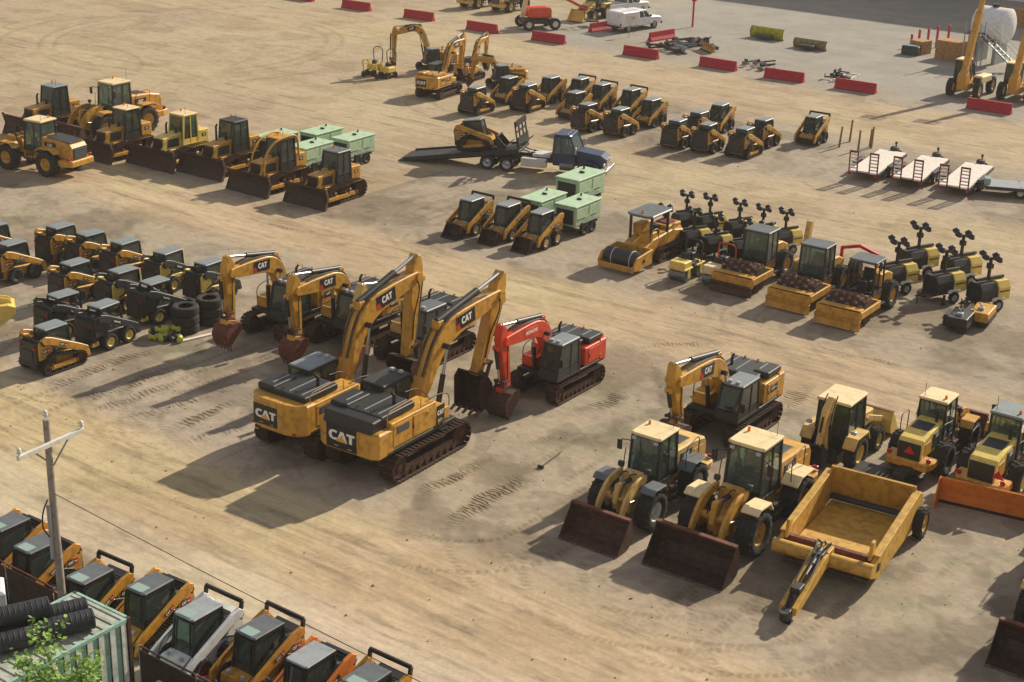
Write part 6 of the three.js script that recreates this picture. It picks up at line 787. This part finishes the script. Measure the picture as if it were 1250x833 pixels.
{
  const bars = (cx, cz, n, sx, sz, label, grp, mats, dir) => { for (let i = 0; i < n; i++) { const L = rr(0.8, 2.2), y = 0.08 + Math.floor(i / (n / 3)) * 0.16; const o = C().bar([-L / 2, 0, 0], [L / 2, 0, 0], rr(0.08, 0.2), rr(0.08, 0.2)).box(-L / 2, 0.1, 0, 0.08, 0.3, rr(0.2, 0.7)).mesh('steel_attachment', mats[i % mats.length]); const a = rr(-0.5, 0.5) + dir * D2R; put(o, 'steel_attachment', cx + rr(-sx, sx), cz + rr(-sz, sz), a / D2R, label, 'attachment', grp, y); } };
  bars(14.2, -144.6, 16, 1.8, 1.4, 'dark steel fork or bar in the scrap heap behind the barriers', 'scrap heap of steel attachments', [M.charcoal, M.rust, M.black, M.steel], 20); bars(16.4, -147.4, 16, 1.6, 1.6, 'dark steel fork or bar in the scrap heap behind the barriers', 'scrap heap of steel attachments', [M.charcoal, M.rust, M.black, M.steel], 60);
  put(plow(M.yellow, 2.4, 0.8), 'plow_blade', 17.4, -143.6, 200, 'small yellow blade leaning at the scrap heap', 'blade'); put(plow(M.greyLight, 1.8, 0.7), 'plow_blade', 14.6, -142.4, 30, 'small grey blade lying on the scrap heap', 'blade');
  bars(21.0, -137.0, 8, 1.2, 1.5, 'steel bar in the flat heap between two barriers', 'flat heap of steel bars', [M.charcoal, M.steel, M.woodGrey], 55); bars(27.6, -132.5, 6, 0.6, 1.8, 'steel bar lying on the low rack by the barrier', 'steel bars on the low rack', [M.charcoal, M.black], -36);
  put(C().box(0, 0.1, 0, 4.2, 0.16, 0.14).box(0, 0.1, 1.0, 4.2, 0.16, 0.14).box(-1.6, 0.2, 0.5, 0.14, 0.1, 1.2).box(1.6, 0.2, 0.5, 0.14, 0.1, 1.2).mesh('pallet_rack', M.whiteDirty), 'pallet_rack', 27.6, -132.8, 58, 'long low pale rack behind the red barrier', 'rack');
}
// ---- tyres, rollers in a heap, loose bucket
{
  const ty = tyreOnly(0.64, 0.44).geo(); for (const [x, z, n] of [[-15.5, -68.4, 3], [-14.6, -69.6, 3], [-15.9, -70.1, 2]]) for (let i = 0; i < n; i++) put(part('tyre', ty, M.rubber), 'tyre', x + rr(-0.03, 0.03), z + rr(-0.03, 0.03), rr(0, 90), 'large black tyre lying flat in a tyre stack', 'tyre', 'stacked tyres', 0.22 + i * 0.445);
  const rg = C().lathe([[0.001, -0.2], [0.15, -0.2], [0.15, -0.12], [0.1, -0.1], [0.1, 0.1], [0.15, 0.12], [0.15, 0.2], [0.001, 0.2]], [0, 0, 0], [Math.PI / 2, 0, 0], 12).geo(); const lime = mat('#c3c246', 0.5);
  for (let i = 0; i < 22; i++) { const y = i % 3 === 2; put(part('track_roller', rg, i % 5 < 3 ? lime : M.charcoal), 'track_roller', -16.3 + rr(-0.9, 0.8) * (y ? 0.6 : 1), -67.6 + rr(-0.6, 0.6) * (y ? 0.6 : 1), rr(0, 360), i % 5 < 3 ? 'lime yellow track roller in the heap beside the tyres' : 'dark track roller in the heap beside the tyres', 'track roller', i % 5 < 3 ? 'lime rollers in the heap' : 'dark rollers in the heap', y ? 0.36 : 0.15); }
  put(C().box(0, 0.04, 0, 2.4, 0.08, 0.2, 0.01).mesh('plank', M.deck), 'plank', -14.6, -67.7, 40, 'pale plank lying beside the tyre stacks', 'plank');
  const b = bucket(1.3, 1.0, M.lemon); const g = G(); b.position.set(0, 1.5, 0); b.rotation.z = 0.3; g.add(b); put(g, 'loose_bucket', -23.7, -67.9, 200, 'yellow excavator bucket with rusty teeth standing on the dirt', 'bucket');
  put(C().cyl([-0.8, 0.06, 0], [0.8, 0.06, 0], 0.03, 0.03, 6).cyl([-0.85, 0.07, -0.12], [-0.85, 0.07, 0.12], 0.07, 0.07, 8).mesh('steel_rod', M.charcoal), 'steel_rod', 1.7, -55.5, 60, 'thin steel rod lying on the bare dirt between excavators and loaders', 'rod');
}
// ---- front corner: container, pipes, fence, pole, tree
put(container(6.06, 2.44, 2.6), 'shipping_container', -13.6, -37.05, 55, 'pale green shipping container with ribbed walls and roof', 'container');
{
  const pg = C().lathe([[0.24, -0.9], [0.3, -0.9], [0.3, 0.9], [0.24, 0.9], [0.24, -0.9]], [0, 0, 0], [0, 0, Math.PI / 2], 20); for (let i = 0; i < 12; i++) pg.add(new THREE.TorusGeometry(0.3, 0.014, 5, 20), [-0.85 + i * 0.155, 0, 0], [0, Math.PI / 2, 0]); const pgeo = pg.geo(), pm = mat('#2b2e33', 0.6);
  for (const [x, y, z, a] of [[-12.9, 2.92, -38.35, 30], [-12.55, 2.92, -37.75, 30], [-14.3, 2.92, -37.35, 30], [-14.0, 2.92, -36.75, 31], [-13.7, 3.42, -37.5, 30]]) put(part('plastic_pipe', pgeo, pm), 'plastic_pipe', x, z, a, 'black ribbed plastic pipe lying on the container roof', 'pipe', 'black pipes on the container', y);
  put(C().prismY([[-0.5, -0.5], [0.5, -0.5], [0.5, 0.5], [-0.5, 0.5]], 0, 1.0, 0.08).mesh('water_tote', M.white), 'water_tote', -14.9, -38.6, 20, 'white plastic tote beside the black pipes', 'tote', null, 2.62);
  // fence with dark privacy cloth
  const scr = mat('#3a2c26', 0.9, { map: wearB }); const at = (u, w, y) => [u * UX + w * UZ, y, u * UZ - w * UX];
  const fence = (us, w, label) => { const g = G(); for (let i = 0; i < us.length; i++) { C().cyl(at(us[i], w, 0), at(us[i], w, 1.9), 0.04, 0.04, 8).mesh('post', M.greyLight, g); if (i) { C().slab([at(us[i - 1] + 0.05, w - 0.05, 0.08), at(us[i] - 0.05, w - 0.05, 0.08), at(us[i] - 0.05, w - 0.05, 1.8), at(us[i - 1] + 0.05, w - 0.05, 1.8)], 0.02).mesh('screen_panel', scr, g); C().cyl(at(us[i - 1], w, 1.88), at(us[i], w, 1.88), 0.03, 0.03, 6).mesh('top_rail', i % 2 ? M.rust : M.rustRed, g); } } put(g, 'screened_fence', 0, 0, 0, label, 'fence'); };
  const u0 = toU(-10.6, -38.9); fence([0, 2.4, 4.8, 7.2, 9.6, 12].map(d => u0 + 0.3 + d), 24.9, 'dark screened fence with rusty top rail in front of the skid steers'); fence([-9, -6.6, -4.2, -2.6].map(d => u0 + d), 25.4, 'dark screened fence beside the black pipes and the pole');
}
{
  const g = G(), h = 7.75; C().cyl([0, 0, 0], [0, h, 0], 0.14, 0.1, 12).mesh('pole_shaft', M.woodGrey, g); C().box(0, h - 0.75, 0.14, 2.5, 0.14, 0.11, 0.01).mesh('cross_arm', M.whiteDirty, g);
  for (const x of [-1, 1]) { C().bar([x * 0.65, h - 0.78, 0.16], [0, h - 1.45, 0.16], 0.05, 0.02).mesh('brace', M.steel, g); }
  for (const [x, y, z] of [[-1.18, h - 0.68, 0.14], [1.18, h - 0.68, 0.14], [0.0, h + 0.05, 0]]) C().lathe([[0.001, 0.24], [0.04, 0.24], [0.07, 0.18], [0.05, 0.14], [0.08, 0.08], [0.03, 0.04], [0.03, 0]], [x, y, z], [0, 0, 0], 10).mesh('insulator', M.whiteDirty, g);
  C().cyl([-0.22, 5.0, 0], [-0.22, 3.2, 0], 0.05, 0.05, 8).mesh('conduit', M.greyLight, g); C().tube([[-0.2, 5.2, 0], [-0.45, 4.9, 0.05], [-0.5, 4.4, 0.05], [-0.3, 4.0, 0.05]], 0.025).mesh('cable_loop', M.hose, g);
  put(g, 'utility_pole', -13.6, -41.2, 58, 'grey wooden utility pole with white cross arm beside the shipping container', 'pole');
  put(g.clone(), 'utility_pole', 9.8, -23.0, 58, 'grey wooden utility pole at the other end of the overhead cable', 'pole');
  const pts = []; for (let i = 0; i <= 16; i++) { const t = i / 16; pts.push([-13.6 + 23.4 * t, 5.35 + (t * t - t) * 0.8, -41.2 + 18.2 * t]); } put(C().tube(pts, 0.012, 5).mesh('overhead_cable', M.hose), 'overhead_cable', 0, 0, 0, 'thin dark overhead cable sagging from the pole along the fence', 'cable');
}
put(leafTree(4.5, 1.15, 2000), 'young_tree', -11.8, -35.0, 0, 'bright green young tree in front of the container', 'tree'); put(leafTree(2.2, 0.9, 1600), 'shrub', -9.9, -35.6, 0, 'low green shrub at the fence foot beside the container end', 'shrub');
// ---- warehouse beyond the apron (its shade lies on the apron)
{
  const g = G(), L = 120, Hh = 14.5, Dp = 24; C().box(0, Hh / 2, -Dp / 2, L, Hh, Dp, 0.05).mesh('wall', M.greyLight, g); for (let i = 0; i < 60; i++) C().box(-L / 2 + 1 + i * 2, Hh / 2 + 0.6, 0.04, 1.9, Hh - 1.4, 0.06).mesh('wall_panel', M.greyLight, g); for (let i = 0; i < 5; i++) C().box(-40 + i * 20, 2.2, 0.09, 4.5, 4.4, 0.1, 0.02).mesh('dock_door', M.white, g); C().box(0, Hh + 0.15, -Dp / 2, L + 0.6, 0.3, Dp + 0.6, 0.05).mesh('roof', M.grey, g);
  const u = -40, w = 179; put(g, 'warehouse', u * UX + w * UZ, u * UZ - w * UX, -36, 'long grey warehouse beyond the stone apron', 'building');
}
// ---- loose clods of earth
{
  const cg = new THREE.IcosahedronGeometry(0.05, 0); const im = new THREE.InstancedMesh(cg, mat('#a58a5e', 0.95, { map: null }), 1400); const o = new THREE.Object3D();
  for (let i = 0; i < 1400; i++) { const w = i % 2 ? rr(31, 58) : rr(26, 100), u = rr(-75, -5); o.position.set(u * UX + w * UZ, 0.01, u * UZ - w * UX); o.rotation.set(rr(0, 6), rr(0, 6), 0); const k = 0.2 + rnd() ** 4 * 0.9; o.scale.set(k * rr(0.7, 1.5), k * 0.6, k * rr(0.7, 1.5)); o.updateMatrix(); im.setMatrixAt(i, o.matrix); } im.name = 'earth_clods'; im.userData = { kind: 'stuff', label: 'small clods of earth scattered over the dirt', category: 'clods' }; scene.add(im);
}
// thin warm dust haze over the yard
scene.fog = new THREE.FogExp2(new THREE.Color(0.85, 0.79, 0.69), 0.00035);
renderer.render(scene, camera);
